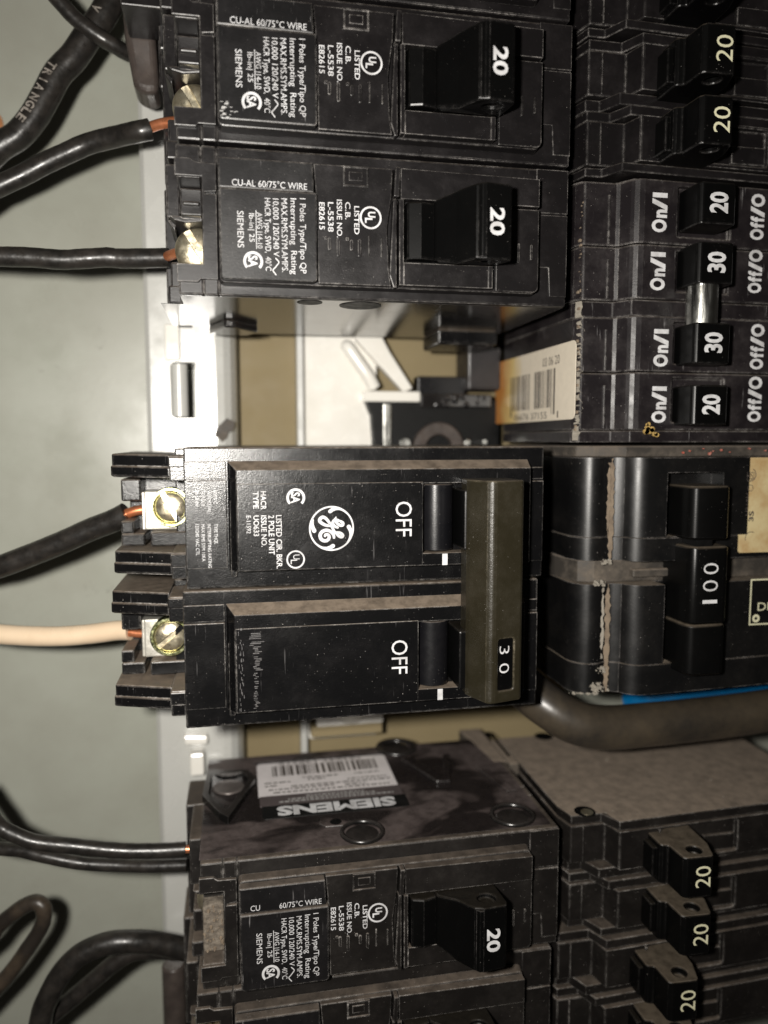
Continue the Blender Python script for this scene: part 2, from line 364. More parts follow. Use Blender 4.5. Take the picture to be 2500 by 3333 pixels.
# ------------------------------------------------------------------ naming helpers
def thing(name, label, cat, loc=(0, 0, 0), group=None):
    o = bpy.data.objects.new(name, None); COL.objects.link(o); o.empty_display_size = .005
    o.location = Vector(loc) * U; o['label'] = label; o['category'] = cat
    if group: o['group'] = group
    return o
def tag(o, label, cat, group=None):
    o['label'] = label; o['category'] = cat
    if group: o['group'] = group
    return o
def struct(o): o['kind'] = 'structure'; return o
def copy_tree(o, loc=None, label=None, parent=None):
    c = o.copy(); COL.objects.link(c)
    if parent is not None: c.parent = parent
    if loc is not None: c.location = Vector(loc) * U
    if label: c['label'] = label
    for ch in [q for q in ALL() if q.parent == o]: copy_tree(ch, None, None, c)
    return c
def ALL(): return list(COL.objects)

# ================================================================== SETTING
struct(MB().pxy(rrect(-120, 190, -230, 110, 1), -66, -62).build('back_panel', 'panel'))
k = MB(); rq = random.Random(4)
for cx_, cy_, n_, ax_, ay_ in ((-33, 1.5, 5, 2, 3.5), (-31, -63, 26, 5, .8), (-40, 50, 7, 3, 7), (-44, -8, 4, 3, 2), (-30, 46, 8, 8, 3), (-28, -57, 6, 5, 1)):
    for i in range(n_):
        a = rq.uniform(0, 3.1); L_ = rq.uniform(.4, 2.6); x, y = cx_ + rq.gauss(0, ax_ * .6), cy_ + rq.gauss(0, ay_ * .6); w2 = rq.uniform(.04, .14)
        dx, dy = math.cos(a) * L_, math.sin(a) * L_; nx, ny = -math.sin(a) * w2, math.cos(a) * w2
        k.add([(x, y, -61.97), (x + dx * .5 + nx, y + dy * .5 + ny, -61.97), (x + dx, y + dy, -61.97), (x + dx * .5 - nx, y + dy * .5 - ny, -61.97)], [(0, 1, 2, 3)])
o = k.build('pencil_smudges', 'smudge', bpy.data.objects['back_panel']); o['kind'] = 'stuff'
# vertical mounting rail the breakers hook on to, with punched windows and a rolled right edge
rail = thing('mounting_rail', 'light grey painted steel rail with a punched window, behind the left breakers', 'rail', (-10, -50, -47))
prof = [(-20.8, -61.8), (-20.8, -48.2), (-19.8, -47.2), (-15, -47), (-5, -47), (-3.2, -47.4), (-1.6, -48.8), (-.5, -51.2), (0, -54), (0, -61.8)]
prof = [(x + 10, z + 47) for x, z in prof]
mb = MB(); mb.pxz(prof, -115, 160)
cut = MB(); cut.pxy(rrect(-5.2, 4.1, 30.7, 43.5, 1.1), -20, 5)
mb.build('channel', 'rail', rail, .5, 3, cut)
MB().cyl((-3.4, 31, -1.6), 1.9, 12.2, 'y').box(-5.2, -3.4, 31, 43.2, -3.4, -1.5).build('hook_tab', 'rail', rail)
MB().box(.4, 4.3, 30.5, 43.7, -3.6, -2.4).build('inner_web', 'rail', rail)
MB().box(-6.2, -2.9, 43.8, 52, .05, 1.4).build('clip_plate', 'white', rail, .3)
# chips in the rail's paint
k = MB()
for a, r0 in ((.2, 2.2), (1.0, 1.3), (1.8, 1.7)):
    k.pxy([(5.8 + a + r0 * math.cos(t) * (0.6 + .5 * random.random()), 27.2 + a + r0 * math.sin(t) * (.6 + .5 * random.random())) for t in [i * .6 for i in range(10)]], .02, .1 + a * .05)
k.build('rust_patch', 'brown', rail)
tag(MB().cyl((-56.0, 49, -61.9), 3.4, .5).build('rust_coloured_knockout', 'rust'), 'round rust-brown knockout plug on the grey back panel at the far left edge', 'knockout plug')

bp_ = thing('base_plate', 'tan painted flat plate seen in the empty slots between rail and bus bars', 'plate', (40, -50, -60))
MB().box(-39.6, 50, -120, 120, -1.8, 0).build('plate', 'tan', bp_, .2)
MB().box(-25.6, -23.9, -120, 120, 0, 6).build('flange', 'rail', bp_, .3)

bi = thing('bus_insulator', 'glossy white moulded bus support with two slanted struts in the upper empty slot', 'insulator', (30, -10, -52))
MB().box(-13.6, 4.6, -92, 40, -7.8, -2).build('mould_body', 'white', bi, .6)
MB().tube([(-3.4, 8.6, .2), (-3.0, 8.0, .9), (-.6, 4.6, 1.1), (1.8, 1.2, 1.2), (3.4, -1.6, 1)], 1.6, step=6).build('strut', 'white', bi)
MB().pxy([(-1.6, 12.5), (5.0, 12.5), (5.6, 10.5), (7.4, 7.2), (13.2, -1.6), (10.8, -2.6), (-1.4, 10.3)], -2, 1.6).build('strut', 'white', bi, .5)
MB().box(.5, 14.7, -5.0, -2.4, -6, 3).build('ledge', 'white', bi, .4)
bb = thing('bus_bar_block', 'black bus block with a ring shaped opening, in the upper empty slot', 'bus block', (45, -20, -50))
MB().pxy([(-14.5, 6.4), (-13.6, 4.6), (-12.4, 1.6), (-11.9, -5), (-11.9, -22), (21, -22), (21, 6.0), (-3, 6)], -9, 0).build('block', 'dark', bb, .5)
MB().box(-9.7, -7.7, -12, 4.6, 0, .8).build('rib', 'steel', bb, .3)
MB().ring((4.2, -6.6, .0), 3.4, 6.6, 2.6).build('stab_ring', 'sleeve', bb, .4)
MB().box(-.6, 12, 6, 11.6, -6, -1).build('upper_block', 'toggle', bb, .5)
MB().box(11.4, 20, 8, 19, -8, 3).build('side_block', 'quad', bb, .6)
MB().box(-.5, 18, 3.6, 7.0, 0, 2.2).build('bus_strip', 'mirror', bb, .4)
k = MB()
for i in range(14): k.cyl((2 + random.random() * 14, 4.2 + random.random() * 2.2, 2.0), .4 + random.random() * .9, .3 + random.random() * .7, 'z', 7, r2=.3)
k.build('corrosion_lumps', 'toggle', bb, .2)['kind'] = 'stuff'
MB().cyl((-4.2, -5.3, 0), 1.5, 1.4).cyl((9.8, -5.3, 0), 1.2, 1.4).cyl((11.9, -5.2, 0), 1.0, 1.4).build('rivet', 'steel', bb, .3)
MB().cyl((15.6, -5, 0), .6, 4).build('stud', 'steel', bb)
# lower gap: clip and lug below the off breaker
lc = thing('bus_clip', 'pale metal clip with a screw head under the lower edge of the off breaker', 'clip', (26, -95, -45))
MB().box(-8.2, 8.8, -1.2, 6, -8, -2).build('clip_body', 'white', lc, .5)
MB().box(-9.5, 8.8, -4.2, -1.3, -8, -3).build('clip_foot', 'tan', lc, .4)
MB().cyl((.5, 3.2, -2), 3.8, 1.0).build('screw_head', 'lug', lc, .3)
tag(MB().pxy([(-14.4, -94.7), (-8.7, -95.1), (-8.7, -97.2), (-14, -97)], -47, -44).box(-12.9, -9.6, -104.4, -98.9, -47, -43).build('rail_hook', 'white', None, .5), 'small white hook tab on the rail just above the dusty breaker side', 'hook')

# ================================================================== SINGLE POLE BREAKERS (left column)
def single_pole(loc, label):
    """local: x along the breaker, y 0..25.4 across, z up from the shoulder"""
    t = thing('circuit_breaker', label, 'circuit breaker', loc, 'single pole breakers in the left column')
    X0, X1 = -9.6, 60.7
    c = MB()
    c.box(-13.6, -9.6, .4, 24.9, -36, -24)                        # deep body, wire end
    c.box(-12.1, -9.7, 15.5, 24.9, -24, -9.5); c.box(-12.1, -9.7, .4, 3.6, -24, -9.5)
    c.pxy([(-12.1, 15.5), (-11.4, 14.4), (-10.8, 13.6), (-10.4, 15.5)], -24, -11)
    c.box(-9.6, X1, .35, 25.05, -46, -18.2); c.box(-2.9, X1, .35, 25.05, -18.2, -14); c.box(-9.6, -2.9, 15, 25.05, -18.2, -14); c.box(-9.6, -2.9, .35, 5.5, -18.2, -14)
    c.box(-2.9, X1, .35, 25.05, -14, 0); c.box(-5.5, -2.9, .35, 25.05, -8, 0)
    c.box(X0, -5.5, 19.6, 25.05, -14, 0); c.box(X0, -5.5, .35, 5.3, -14, 0)
    c.build('case', 'case', t, .35)
    # front cover skin with the moulded parting steps
    MB().box(-11.9, -9.75, 3.7, 8.4, -24, -12.5).build('wire_guide', 'case', t, .4)
    f = MB()
    f.pxy([(-9.8, 19.7), (-5.4, 19.7), (-5.4, 5.3), (-9.8, 5.3), (-9.8, 2.3), (-6.3, 2.3), (-5.9, 2.8), (-3.0, 2.8), (-3.0, 16.9), (-4.9, 16.9), (-4.9, 17.2), (-3.0, 17.4), (-3.0, 21.9), (-6.4, 22.0), (-7.2, 22.6), (-9.8, 22.6)], 0, .75)
    f.build('terminal_cover', 'case', t, .12)
    g = MB()
    g.box(-9.4, -5.6, 15.0, 19.6, -14, -5.5); g.box(-9.0, -6, 16.5, 17.2, -5.5, -4.6); g.pxy([(-11.6, 15.4), (-5.6, 15.4), (-5.6, 14.6), (-8.6, 14.2), (-10.6, 14.6)], -20, -7.5)
    g.build('terminal_barrier', 'case', t, .3)
    s = MB().lathe((-6.9, 10.6, -15), [(4.1, 0), (4.1, 2.6), (3.9, 3.2), (3.1, 3.9), (1.5, 4.25), (.3, 4.3)])
    s.build('terminal_screw', 'screw', t, .25, 2, MB().loft([(-9.9, 14.4, -11.7), (-8.6, 14.9, -11.7), (-4.0, 6.8, -11.7), (-5.3, 6.3, -11.7)], [(-9.9, 14.4, -8), (-8.6, 14.9, -8), (-4.0, 6.8, -8), (-5.3, 6.3, -8)]))
    MB().box(-9.6, -3, 5.6, 14.6, -18, -15.1).build('terminal_plate', 'lug', t, .3)
    # raised front: outer skirt, ledge, label block
    p = MB()
    p.pxy(rrect(-2.9, 54.2, 1.9, 22.4, 1.0), 0, 2.2, rrect(-2.7, 53.9, 2.1, 22.2, 1.0))
    p.build('front_plateau', 'case', t, .25)
    q = MB()   # slanted middle bay, with the small windows
    bay = [(13.9, 2.3), (26.6, 2.3), (26.2, 5), (25.9, 12), (26.7, 17.6), (26.9, 22.1), (13.2, 22.1), (13.6, 17)]
    q.pxy(bay, 2.2, 3.3)
    q.build('rating_bay', 'case', t, .15)
    e = MB()
    for x, a, b in ((15.8, 10, 7.9), (17.3, 10, 6.9), (19.6, 9.8, 8), (21.0, 10, 7)): e.pxy(rrect(x - .3, x + .3, b, a, .28), 3.3, 3.62)
    e.pxy(rrect(14.9, 15.5, 9.6, 10.2, .2), 3.3, 3.55); e.pxy(rrect(18.6, 19.2, 9.6, 10.2, .2), 3.3, 3.55)
    for z in (0,):
        e.box(22.5, 22.8, 7.1, 10.6, 3.3, 3.6); e.box(24.7, 25.0, 7.1, 10.3, 3.3, 3.6)
    for x0, x1, y0, y1 in ((18.2, 22.6, 18.6, 22.0), ):
        e.box(x0, x1, y1 - .35, y1, 3.3, 3.65); e.box(x0, x1, y0, y0 + .35, 3.3, 3.65); e.box(x0, x0 + .35, y0 + .36, y1 - .36, 3.3, 3.65); e.box(x1 - .35, x1, y0 + .36, y1 - .36, 3.3, 3.65)
    e.box(19.2, 21.6, 19.6, 21.1, 3.3, 3.55)
    e.build('embossed_mark', 'case', t, .1)
    h = MB()
    h.pxy([(-2.6, 17.05), (13.2, 17.05), (13.0, 21.9), (-2.6, 21.9)], 2.2, 4.2)
    h.build('label_ledge', 'label', t, .25)
    l = MB(); l.pxy(rrect(-2.5, 13.6, 2.3, 16.95, .7, 4, (0, 0, 1, 1)), 2.2, 4.5); l.build('label_panel', 'label', t, .25)
    MB().pxy([(26.9, 17.2), (27.9, 17.2), (28.1, 22.2), (27.2, 22.2)], 2.2, 4.3).pxy([(26.2, 4), (26.9, 1.9), (27.5, 2.0), (27.5, 17.0), (26.9, 17)], 2.2, 3.9).build('bay_rib', 'case', t, .2)
    # handle box: rim, ledge, right-hand plate
    r = MB()
    r.pxy([(28.2, 17.0), (53.6, 17.0), (53.6, 21.8), (28.2, 22.1)], 2.2, 3.9)
    r.box(27.9, 28.7, 2.4, 16.9, 2.2, 4.1); r.box(28.7, 44.8, 2.4, 6.3, 2.2, 4.0); r.box(44.1, 44.9, 2.4, 6.3, 4.0, 4.15)
    r.build('handle_surround', 'case', t, .2)
    r = MB(); r.pxy(rrect(45.9, 54.0, 2.2, 16.8, 1.0, 4, (0, 0, 0, 1)), 2.2, 2.9)
    r.build('end_plate', 'case', t, .15)
    MB().pxy(rrect(49.9, 50.3, 7.3, 10.7, .2), 2.9, 3.2).pxy(rrect(52.3, 52.7, 7.9, 10.6, .2), 2.9, 3.2).pxy(rrect(46.6, 47.0, 7.2, 9.4, .2), 2.9, 3.2).build('embossed_mark', 'case', t, .08)
    MB().box(28.7, 45.9, 6.3, 16.9, 2.2, 2.5).build('handle_well', 'dark', t)
    st = MB(); st.box(54.4, 60.6, 17.1, 24.9, 0, .35); st.pxy([(54.4, 7.3), (57.0, 7.3), (57.3, 2.1), (60.6, 2.1), (60.6, 16.8), (54.4, 16.8)], 0, .35)
    st.build('end_step', 'case', t, .1)
    # handle: base shoe and flared paddle
    MB().pxz([(29.0, 2.5), (29.2, 4.6), (31.5, 5.3), (34.2, 4.6), (34.4, 2.5)], 6.7, 16.4).build('handle_shoe', 'handle', t, .35)
    secs = []
    prof = [(33.8, 2.5, 5.0), (34.0, 5.0, 5.0), (36.9, 8.2, 5.9), (39.4, 11.6, 6.1), (41.0, 12.3, 6.3), (45.4, 11.9, 6.2), (45.9, 10.6, 6.1), (45.8, 2.5, 5.1)]
    cy = 11.75; A = [(x, cy - w_, z) for x, z, w_ in prof]; B = [(x, cy + w_, z) for x, z, w_ in prof]
    hb = MB().loft(A, B)
    hb.build('handle', 'handle', t, .45, 3, MB().cyl((42.6, cy - 7, 8.6), 1.7, 2.2, 'y').cyl((42.6, cy + 4.8, 8.6), 1.7, 2.2, 'y'))
    MB().pxz([(39.6, 11.75), (40.2, 12.45), (41.0, 12.52), (40.9, 12.0)], cy - 5.9, cy + 5.9).build('handle_ridge', 'handle', t, .1)
    return t
def ratings(t, worn=False):
    k = Ink(); z = 4.5
    if worn:
        k.text('CU', (-.6, 17.5, 4.2), *RT, 1.7, 1.1); k.text('60/75°C WIRE', (4.6, 17.4, 4.2), *RT, 7.7, 1.1)
    else: k.text('CU-AL 60/75°C WIRE', (-.4, 17.4, 4.2), *RT, 12.4, 1.1)
    down(k, '1 Poles Type/Tipo QP', 11.25, 15.9, 3.6, z, 1.05)
    down(k, 'Interrupting  Rating', 9.7, 15.8, 3.4, z, 1.05)
    down(k, 'MAX.RMS.SYM.AMPS.', 8.15, 15.7, 3.7, z, 1.05)
    down(k, '10,000 120/240 V', 6.75, 15.6, 6.2, z, 1.0)
    k.stroke([(6.6, 5.9), (7.1, 5.3), (6.8, 4.8), (6.4, 4.3), (6.1, 3.9), (6.6, 3.2)], .17, (0, 0, z))
    down(k, 'HACR Type, SWD,  40°C', 5.4, 15.6, 3.8, z, 1.0)
    down(k, 'AWG |14-10', 4.05, 13.2, 7.4, z, .9)
    k.rect(3.38, 3.5, 7.3, 13.5, (0, 0, z), *RT)
    down(k, 'lb-in| 25', 2.75, 13.0, 8.4, z, .9)
    down(k, 'SIEMENS', .9, 13.3, 7.4, z, 1.1)
    csa(k, 2.85, 5.25, 1.65, z)
    z = 3.3
    ulm(k, 23.0, 13.7, 1.95, z, .04)
    down(k, 'LISTED', 20.6, 15.5, 10.8, z, .95, .015); down(k, 'C.B.', 19.05, 16.1, 13.2, z, .95, .01)
    down(k, 'ISSUE NO.', 17.6, 16.4, 10.1, z, .95, .01); down(k, 'L-5538', 16.1, 15.9, 11.0, z, 1.0, .01); down(k, 'E82615', 14.6, 15.8, 11.3, z, 1.0, .01)
    k.build('printed_rating_text', 'print', t)
    k = Ink(); k.text('20', (41.55, 13.9, 12.27), *DN, 4.5, 2.7, .03)
    o = k.build('printed_amp_number', 'print', t)
    return t
GRP = 'single pole breakers in the left column'
s2 = ratings(single_pole((0, 0, 0), 'black single pole breaker directly above the empty slot, gold screw and level copper wire'))
s1 = copy_tree(s2, (.2, 25.4, 0), 'black single pole breaker with a pale scuffed label corner, second from top at left')
s0 = copy_tree(s2, (-.2, 50.8, 0), 'black single pole breaker cut off by the top edge of the picture')
sa = single_pole((1.0, -127.0, 0), 'dusty single pole breaker with a barcode label on its visible upper side')
ratings(sa, True)
sb = copy_tree(sa, (-.2, -152.4, 0), 'dusty single pole breaker at the bottom edge, below the one with the side label')
for r_ in (sa, sb):
    for ch in [q for q in ALL() if q.parent == r_]:
        if ch.type == 'MESH' and ch.data.materials and ch.data.materials[0] == M['case']:
            ch.data = ch.data.copy(); ch.data.materials[0] = M['case_low']
# scuffs on the upper breaker's label
k = MB()
for i in range(26):
    x = -2.4 + random.random() * 3.2 * (1 - i / 40); y = 2.5 + random.random() * (1.2 + i * .06)
    k.box(x, x + .1 + random.random() * .5, y, y + .05 + random.random() * .15, 4.5, 4.515 + i * .0005)
k.build('scuffed_corner', 'print_dim', s1)
# --- under side of the breaker above the empty slot
k = MB()
k.pxz([(-6.0, -36), (-3.5, -38.5), (2.5, -38), (4.5, -33), (-.5, -26), (-2.5, -26)], -1.3, .36)
k.build('side_boss', 'mirror', s2, .4)
MB().box(-9.5, 60.6, .31, .36, -45.9, -1.2).box(-13.5, -9.5, .31, .38, -36, -9.6).build('side_skin', 'mirror', s2)['kind'] = 'stuff'
k = MB(); k.cyl((22.5, .24, -5.2), 3.9, .05, 'y')
k.build('rivet_hole_shade', 'dark', s2)  # flat dark disc, the shade of a rivet hole put into its colour
MB().cyl((13.0, .24, -3.6), 2.3, .05, 'y').build('rivet_hole_shade', 'dark', s2)  # second dark disc painting hole shade, nothing is cut here
MB().box(44, 58, -3.2, .3, -44, -30).build('line_clip_housing', 'gloss', s2, .6)
# --- upper side of the breaker below the empty slot (y = 25.05 local)
Y = 25.05
def on_side(x, z): return (x - 1.0, Y, z)
MB().box(-9.8, 59.6, Y - .02, Y + .02, -46, -1.3).build('side_skin', 'side', sa)
k = MB()
hexo = [(-9.6, -35.5), (-.9, -35.5), (1.2, -30.5), (-.6, -25), (-4.6, -13.6), (-6.4, -16), (-10.2, -24.5)]
hexi = [(-8.6, -34.2), (-1.6, -34.2), (-.2, -30.5), (-1.6, -26), (-4.9, -16.8), (-6.0, -18), (-9.0, -25)]
k.loft([(x, Y, z) for x, z in hexo], [(x, Y + 1.6, z) for x, z in [(a * .97 - .1, b * .985) for a, b in hexo]], False)
n = len(hexo)
k2 = MB(); A_ = [(x, Y + 1.6, z) for x, z in hexo]; B_ = [(x, Y + 1.6, z) for x, z in hexi]
k2.add(A_ + B_, [(i, (i + 1) % n, n + (i + 1) % n, n + i) for i in range(n)])
C_ = [(x, Y + .05, z) for x, z in hexi]; k2.add(B_ + C_, [(i, (i + 1) % n, n + (i + 1) % n, n + i) for i in range(n)])
k2.add([(x, Y, z) for x, z in hexo] + A_, [(i, (i + 1) % n, n + (i + 1) % n, n + i) for i in range(n)])
k2.build('side_boss', 'clean', sa, .2)
MB().cyl((-4.7, Y, -30.0), 3.5, .5, 'y').build('boss_rivet', 'dull', sa, .3)
for cx_, cz_, r0_, r1_ in ((21.4, -4.9, 3.4, 4.7), (52.9, -5.6, 3.6, 4.9), (36.5, -44, 3.2, 5.4)):
    MB().ring((cx_, Y, cz_), r0_ + .25, r1_ - .25, .9, 'y').build('rivet_collar', 'clean', sa, .45, 3)
for cx_, cz_ in ((21.4, -4.9), (52.9, -5.6), (36.5, -44)): MB().cyl((cx_, Y, cz_), 3.4, .35, 'y', r2=2.6).build('rivet', 'clean', sa, .1)
k = MB()
for i in range(110):
    x_ = -9.2 + random.random() * 3.6; y_ = 5.6 + random.random() * 9; s_ = .08 + random.random() ** 3 * .38
    k.cyl((x_, y_, -3.1 - abs(random.gauss(0, .35))), s_, s_ * 1.2, 'z', 6, r2=s_ * .4)
k.build('plaster_crumbs', 'grime', sa)['kind'] = 'stuff'
MB().pxy([(-9.5, 5.4), (-5.5, 5.4), (-5.5, 14.8), (-7, 15.2), (-9.5, 14.6)], -12, -3.2).build('packed_dust', 'dirt', sa, .5, 3)
k = MB(); k.pxz([(14.2, -13.4), (19.6, -13.4), (20.0, -10), (18.6, -8.3), (14.6, -8.5), (13.4, -10)], Y, Y + .35); k.build('side_tab', 'side', sa, .15)
MB().cyl((16.8, Y + .35, -10), 1.2, .02, 'y').build('tab_hole_shade', 'dark', sa)  # no opening: a dark disc paints the shade inside the tab's hole
k = MB(); k.pxz([(36.0, -36.5), (38.5, -38), (43.5, -25), (46.8, -37.6), (48.4, -37.4), (44.5, -22.5), (41.4, -22.8)], Y, Y + .9); k.build('side_rib', 'side', sa, .3)
k = MB(); k.pxz([(52.5, -30), (54.5, -30), (58.0, -16), (55.5, -16)], Y, Y + .5); k.build('side_rib', 'side', sa, .2)
MB().pxy([(1, Y - .5), (35, Y - .5), (35, Y + .5), (1, Y + .5)], -41.5, -41.3).build('label_recess_edge', 'side', sa)
# side label
def srect(mat, name, x0, x1, z0, z1, lift, r=1.2, corners=(1, 1, 1, 1)):
    return MB().pxz([(x, z) for x, z in rrect(x0, x1, z0, z1, r, 5, corners)], Y + .02, Y + lift).build(name, mat, sa)
srect('stick3', 'side_label', 1.7, 32.7, -41.0, -24.2, .12, 1.2, (0, 0, 1, 1))
srect('stick3b', 'side_label_band', 1.9, 32.9, -24.18, -19.6, .12, .5, (0, 0, 0, 0))
srect('stick3c', 'side_label_black_band', 2.3, 33.3, -19.58, -14.2, .12, .8, (1, 1, 0, 0))
k = Ink(); bx, by = (-1, 0, 0), (0, 0, 1)
bxv, byv = (-1, 0, 0), (0, 0, 1)
# letters stand towards the camera's foot: reading direction -x, letter tops towards +z is upside down in the picture
k.text('SIEMENS', (30.6, Y + .12, -19.0), bxv, byv, 25.3, 4.3, .05)
k.build('side_label_lettering', 'print', sa)
k = Ink(); x = 5.2; rnd = random.Random(3)
while x < 29.6:
    wd = rnd.choice((.25, .3, .5, .75)); k.rect(-x - wd, -x, -39.0, -33.6, (0, Y + .12, 0), bxv, byv); x += wd + rnd.choice((.25, .3, .45, .7))
k.text('783643 148215', (27.0, Y + .12, -40.8), bxv, byv, 20, 1.5)
for zz, a, b in ((-32.2, 12, 20), (-31.0, 13, 17), (-32.2, 24, 30), (-30.6, 3.2, 9), (-29.6, 22, 31), (-29.1, 3.2, 6), (-28.2, 9, 31.6), (-27.1, 4, 19), (-26.8, 21, 26), (-25.6, 5, 31)):
    xx = a
    while xx < b:
        wd = rnd.uniform(.4, 1.6); k.rect(-min(b, xx + wd), -xx, zz, zz + .55, (0, Y + .12, 0), bxv, byv); xx += wd + .35
k.build('side_label_barcode', 'ink', sa)
k = Ink()
for zz, a, b in ((-23.2, 12, 25), (-22.2, 8, 27), (-21.2, 6, 31)):
    xx = a
    while xx < b:
        wd = rnd.uniform(.3, 1.0); k.rect(-min(b, xx + wd), -xx, zz, zz + .55, (0, Y + .12, 0), bxv, byv); xx += wd + .3
k.build('side_label_small_print', 'print_dim', sa)

# ================================================================== DOUBLE POLE OFF BREAKER
ge = thing('circuit_breaker', 'glossy black double pole breaker switched OFF, olive tie bar marked 30, round script logo', 'circuit breaker', (23.6, -50.8, 0))
def gpole(dy, dx, first):
    """pole geometry in absolute coordinates relative to the thing's origin"""
    ox, oy = -23.6 + dx, 50.8 + dy
    def T(mb):
        mb.v = [(x + ox, y + oy, z) for x, y, z in mb.v]; return mb
    T(MB().box(-9.6, 56.9, -50.7, -25.7, -46, .2).box(-12.2, -9.6, -50.4, -26, -46, -14)).build('pole_body', 'gloss', ge, .3)
    T(MB().box(-9.5, -2.4, -47.1, -31.5, .2, .75).box(-9.5, -2.4, -31.3, -28.2, .2, .5)).build('shoulder_plate', 'gloss', ge, .12)
    T(MB().box(54.0, 56.7, -47.6, -32.2, .2, .8).box(54.0, 56.7, -31.9, -29.6, .2, .5)).build('end_plate', 'gloss', ge, .12)
    # raised label block with its sloping dusty top edge
    p = MB()
    p.loft([(-2.2, -47.7, .2), (53.6, -47.7, .2), (53.6, -28.1, .2), (-2.2, -28.1, .2)], [(-.7, -47.3, 3.5), (53.0, -47.3, 3.5), (53.0, -29.6, 3.5), (-.7, -29.6, 3.5)])
    T(p).build('label_block', 'gloss', ge, .15, 2, T(MB().box(32.5, 47.5, -45.0, -32.3, -4, 5)))
    T(MB().pxy([(-.55, -47.2), (32.4, -47.2), (32.4, -32.0), (-.55, -32.0)], 3.5, 3.72)).build('label_face', 'gloss', ge, .08)
    T(MB().box(-1.9, -.75, -48.6, -35, .2, 1.3)).build('edge_bead', 'gloss', ge, .3)
    T(MB().box(32.5, 47.5, -45, -32.3, -6, -4)).build('toggle_well', 'dark', ge)
    # round toggle drum and its flat web
    T(MB().cyl((35.7, -44.7, .2), 3.15, 12.2, 'y', 48)).build('toggle_drum', 'toggle', ge, .15)
    T(MB().box(38.9, 45.5, -44.0, -33.3, -4, 8)).build('toggle_arm', 'handle', ge, .3)
    # terminal end
    a = MB()
    for y0, y1 in ((-31.2, -26.9), (-49.1, -44.8)):
        a.loft([(-23, y0, -40), (-23, y1, -40), (-23, y1, -9.6), (-23, y0, -9.6)], [(-12.4, y0 - .2, -40), (-12.4, y1 - .2, -40), (-12.4, y1 - .2, -6.4), (-12.4, y0 - .2, -6.4)])
        a.loft([(-23.2, y0 + .15, -30), (-23.2, (y0 + y1) / 2, -30), (-23.2, (y0 + y1) / 2, -9.35), (-23.2, y0 + .15, -9.35)], [(-12.5, y0 - .0, -30), (-12.5, (y0 + y1) / 2 - .2, -30), (-12.5, (y0 + y1) / 2 - .2, -6.15), (-12.5, y0, -6.15)])
    T(a).build('terminal_guard', 'gloss', ge, .3)
    T(MB().box(-12.3, -9.6, -31.8, -27.2, -14, -3.0).box(-12.3, -9.6, -49.3, -44.5, -14, -2.6).box(-12.45, -9.6, -29.3, -27.4, -14, -2.75).box(-12.45, -9.6, -47.1, -44.7, -14, -2.3)).build('terminal_step', 'gloss', ge, .25)
    T(MB().box(-22.6, -18.9, -36.2, -31.9, -40, -16.6).box(-22.6, -18.2, -44.8, -42.4, -40, -15.2).box(-22.6, -20.2, -42.4, -39.9, -40, -15.2)).build('wire_guide', 'gloss', ge, .35)
    T(MB().box(-17, -9.6, -44.7, -42.0, -30, -13.5).box(-22, -9.6, -44.8, -31.2, -41, -24)).build('terminal_floor', 'gloss', ge, .3)
    T(MB().box(-18.4, -9.0, -41.9, -34.3, -24, -16.6)).build('terminal_lug', 'lug', ge, .35)
    T(MB().box(-18.9, -18.2, -41.9, -34.5, -24, -17.2)).build('lug_rim', 'lug', ge, .2)
    T(MB().ring((-13.2, -37.3, -16.6), 3.15, 3.85, 2.8)).build('screw_collar', 'zinc', ge, .15)
    sc = T(MB().lathe((-13.2, -37.3, -16.6), [(3.12, 0), (3.12, 2.0), (3.0, 2.5), (2.4, 2.95), (1.2, 3.2), (.3, 3.25)], 48))
    ang = -62 if first else 40
    ca_, sa_ = math.cos(math.radians(ang)), math.sin(math.radians(ang)); cx_, cy_ = -13.2 + ox, -37.3 + oy
    cutb = MB().add([(cx_ + u * 5 * ca_ - v_ * .52 * sa_, cy_ + u * 5 * sa_ + v_ * .52 * ca_, z) for u in (-1, 1) for v_ in (-1, 1) for z in (-14.6, -10)],
                    [(0, 1, 3, 2), (4, 6, 7, 5), (0, 4, 5, 1), (2, 3, 7, 6), (0, 2, 6, 4), (1, 5, 7, 3)])
    sc.build('terminal_screw', 'screw', ge, .15, 2, cutb)
    k = Ink(); z = 3.72
    k.text('OFF', (27.35 , -35.5, z), *DN, 6.3, 3.15, .0)
    k.rect(36.1, 37.1, -47.3, -45.2, (0, 0, z - .2), *RT)
    k.lift = 0
    T(k).build('printed_off_mark', 'print', ge)
gpole(0, 0, True); gpole(-25.4, -.75, False)
# rating print on the upper pole
k = Ink(); O = Vector((-23.6, 50.8, 0))
def gd(t, x, y0, y1, z, h, b=0.0): k.text(t, (x - h / 2 - 23.6, y0 + 50.8, z), *DN, abs(y0 - y1), h, b)
z = 3.72
gd('LISTED CIR. BKR.', 6.55, -37.5, -46.9, z, 1.05, .012); gd('2 POLE UNIT', 5.25, -37.5, -44.4, z, 1.05, .012)
gd('ISSUE NO.', 3.95, -37.5, -43.0, z, 1.0, .012); gd('UO633', 2.65, -37.5, -41.1, z, 1.0, .012); gd('E-11592', 1.35, -37.5, -40.6, z, .8)
gd('HACR', 3.95, -33.3, -36.5, z, 1.0, .012); gd('TYPE', 2.65, -33.3, -36.3, z, 1.0, .012)
csa(k, 9.5 - 23.6, -34.5 + 50.8, 1.65, z); 
ulm(k, 9.35 - 23.6, -45.4 + 50.8, 1.65, z, 0)
k.build('printed_rating_text', 'print', ge)
k = Ink(); z = .78
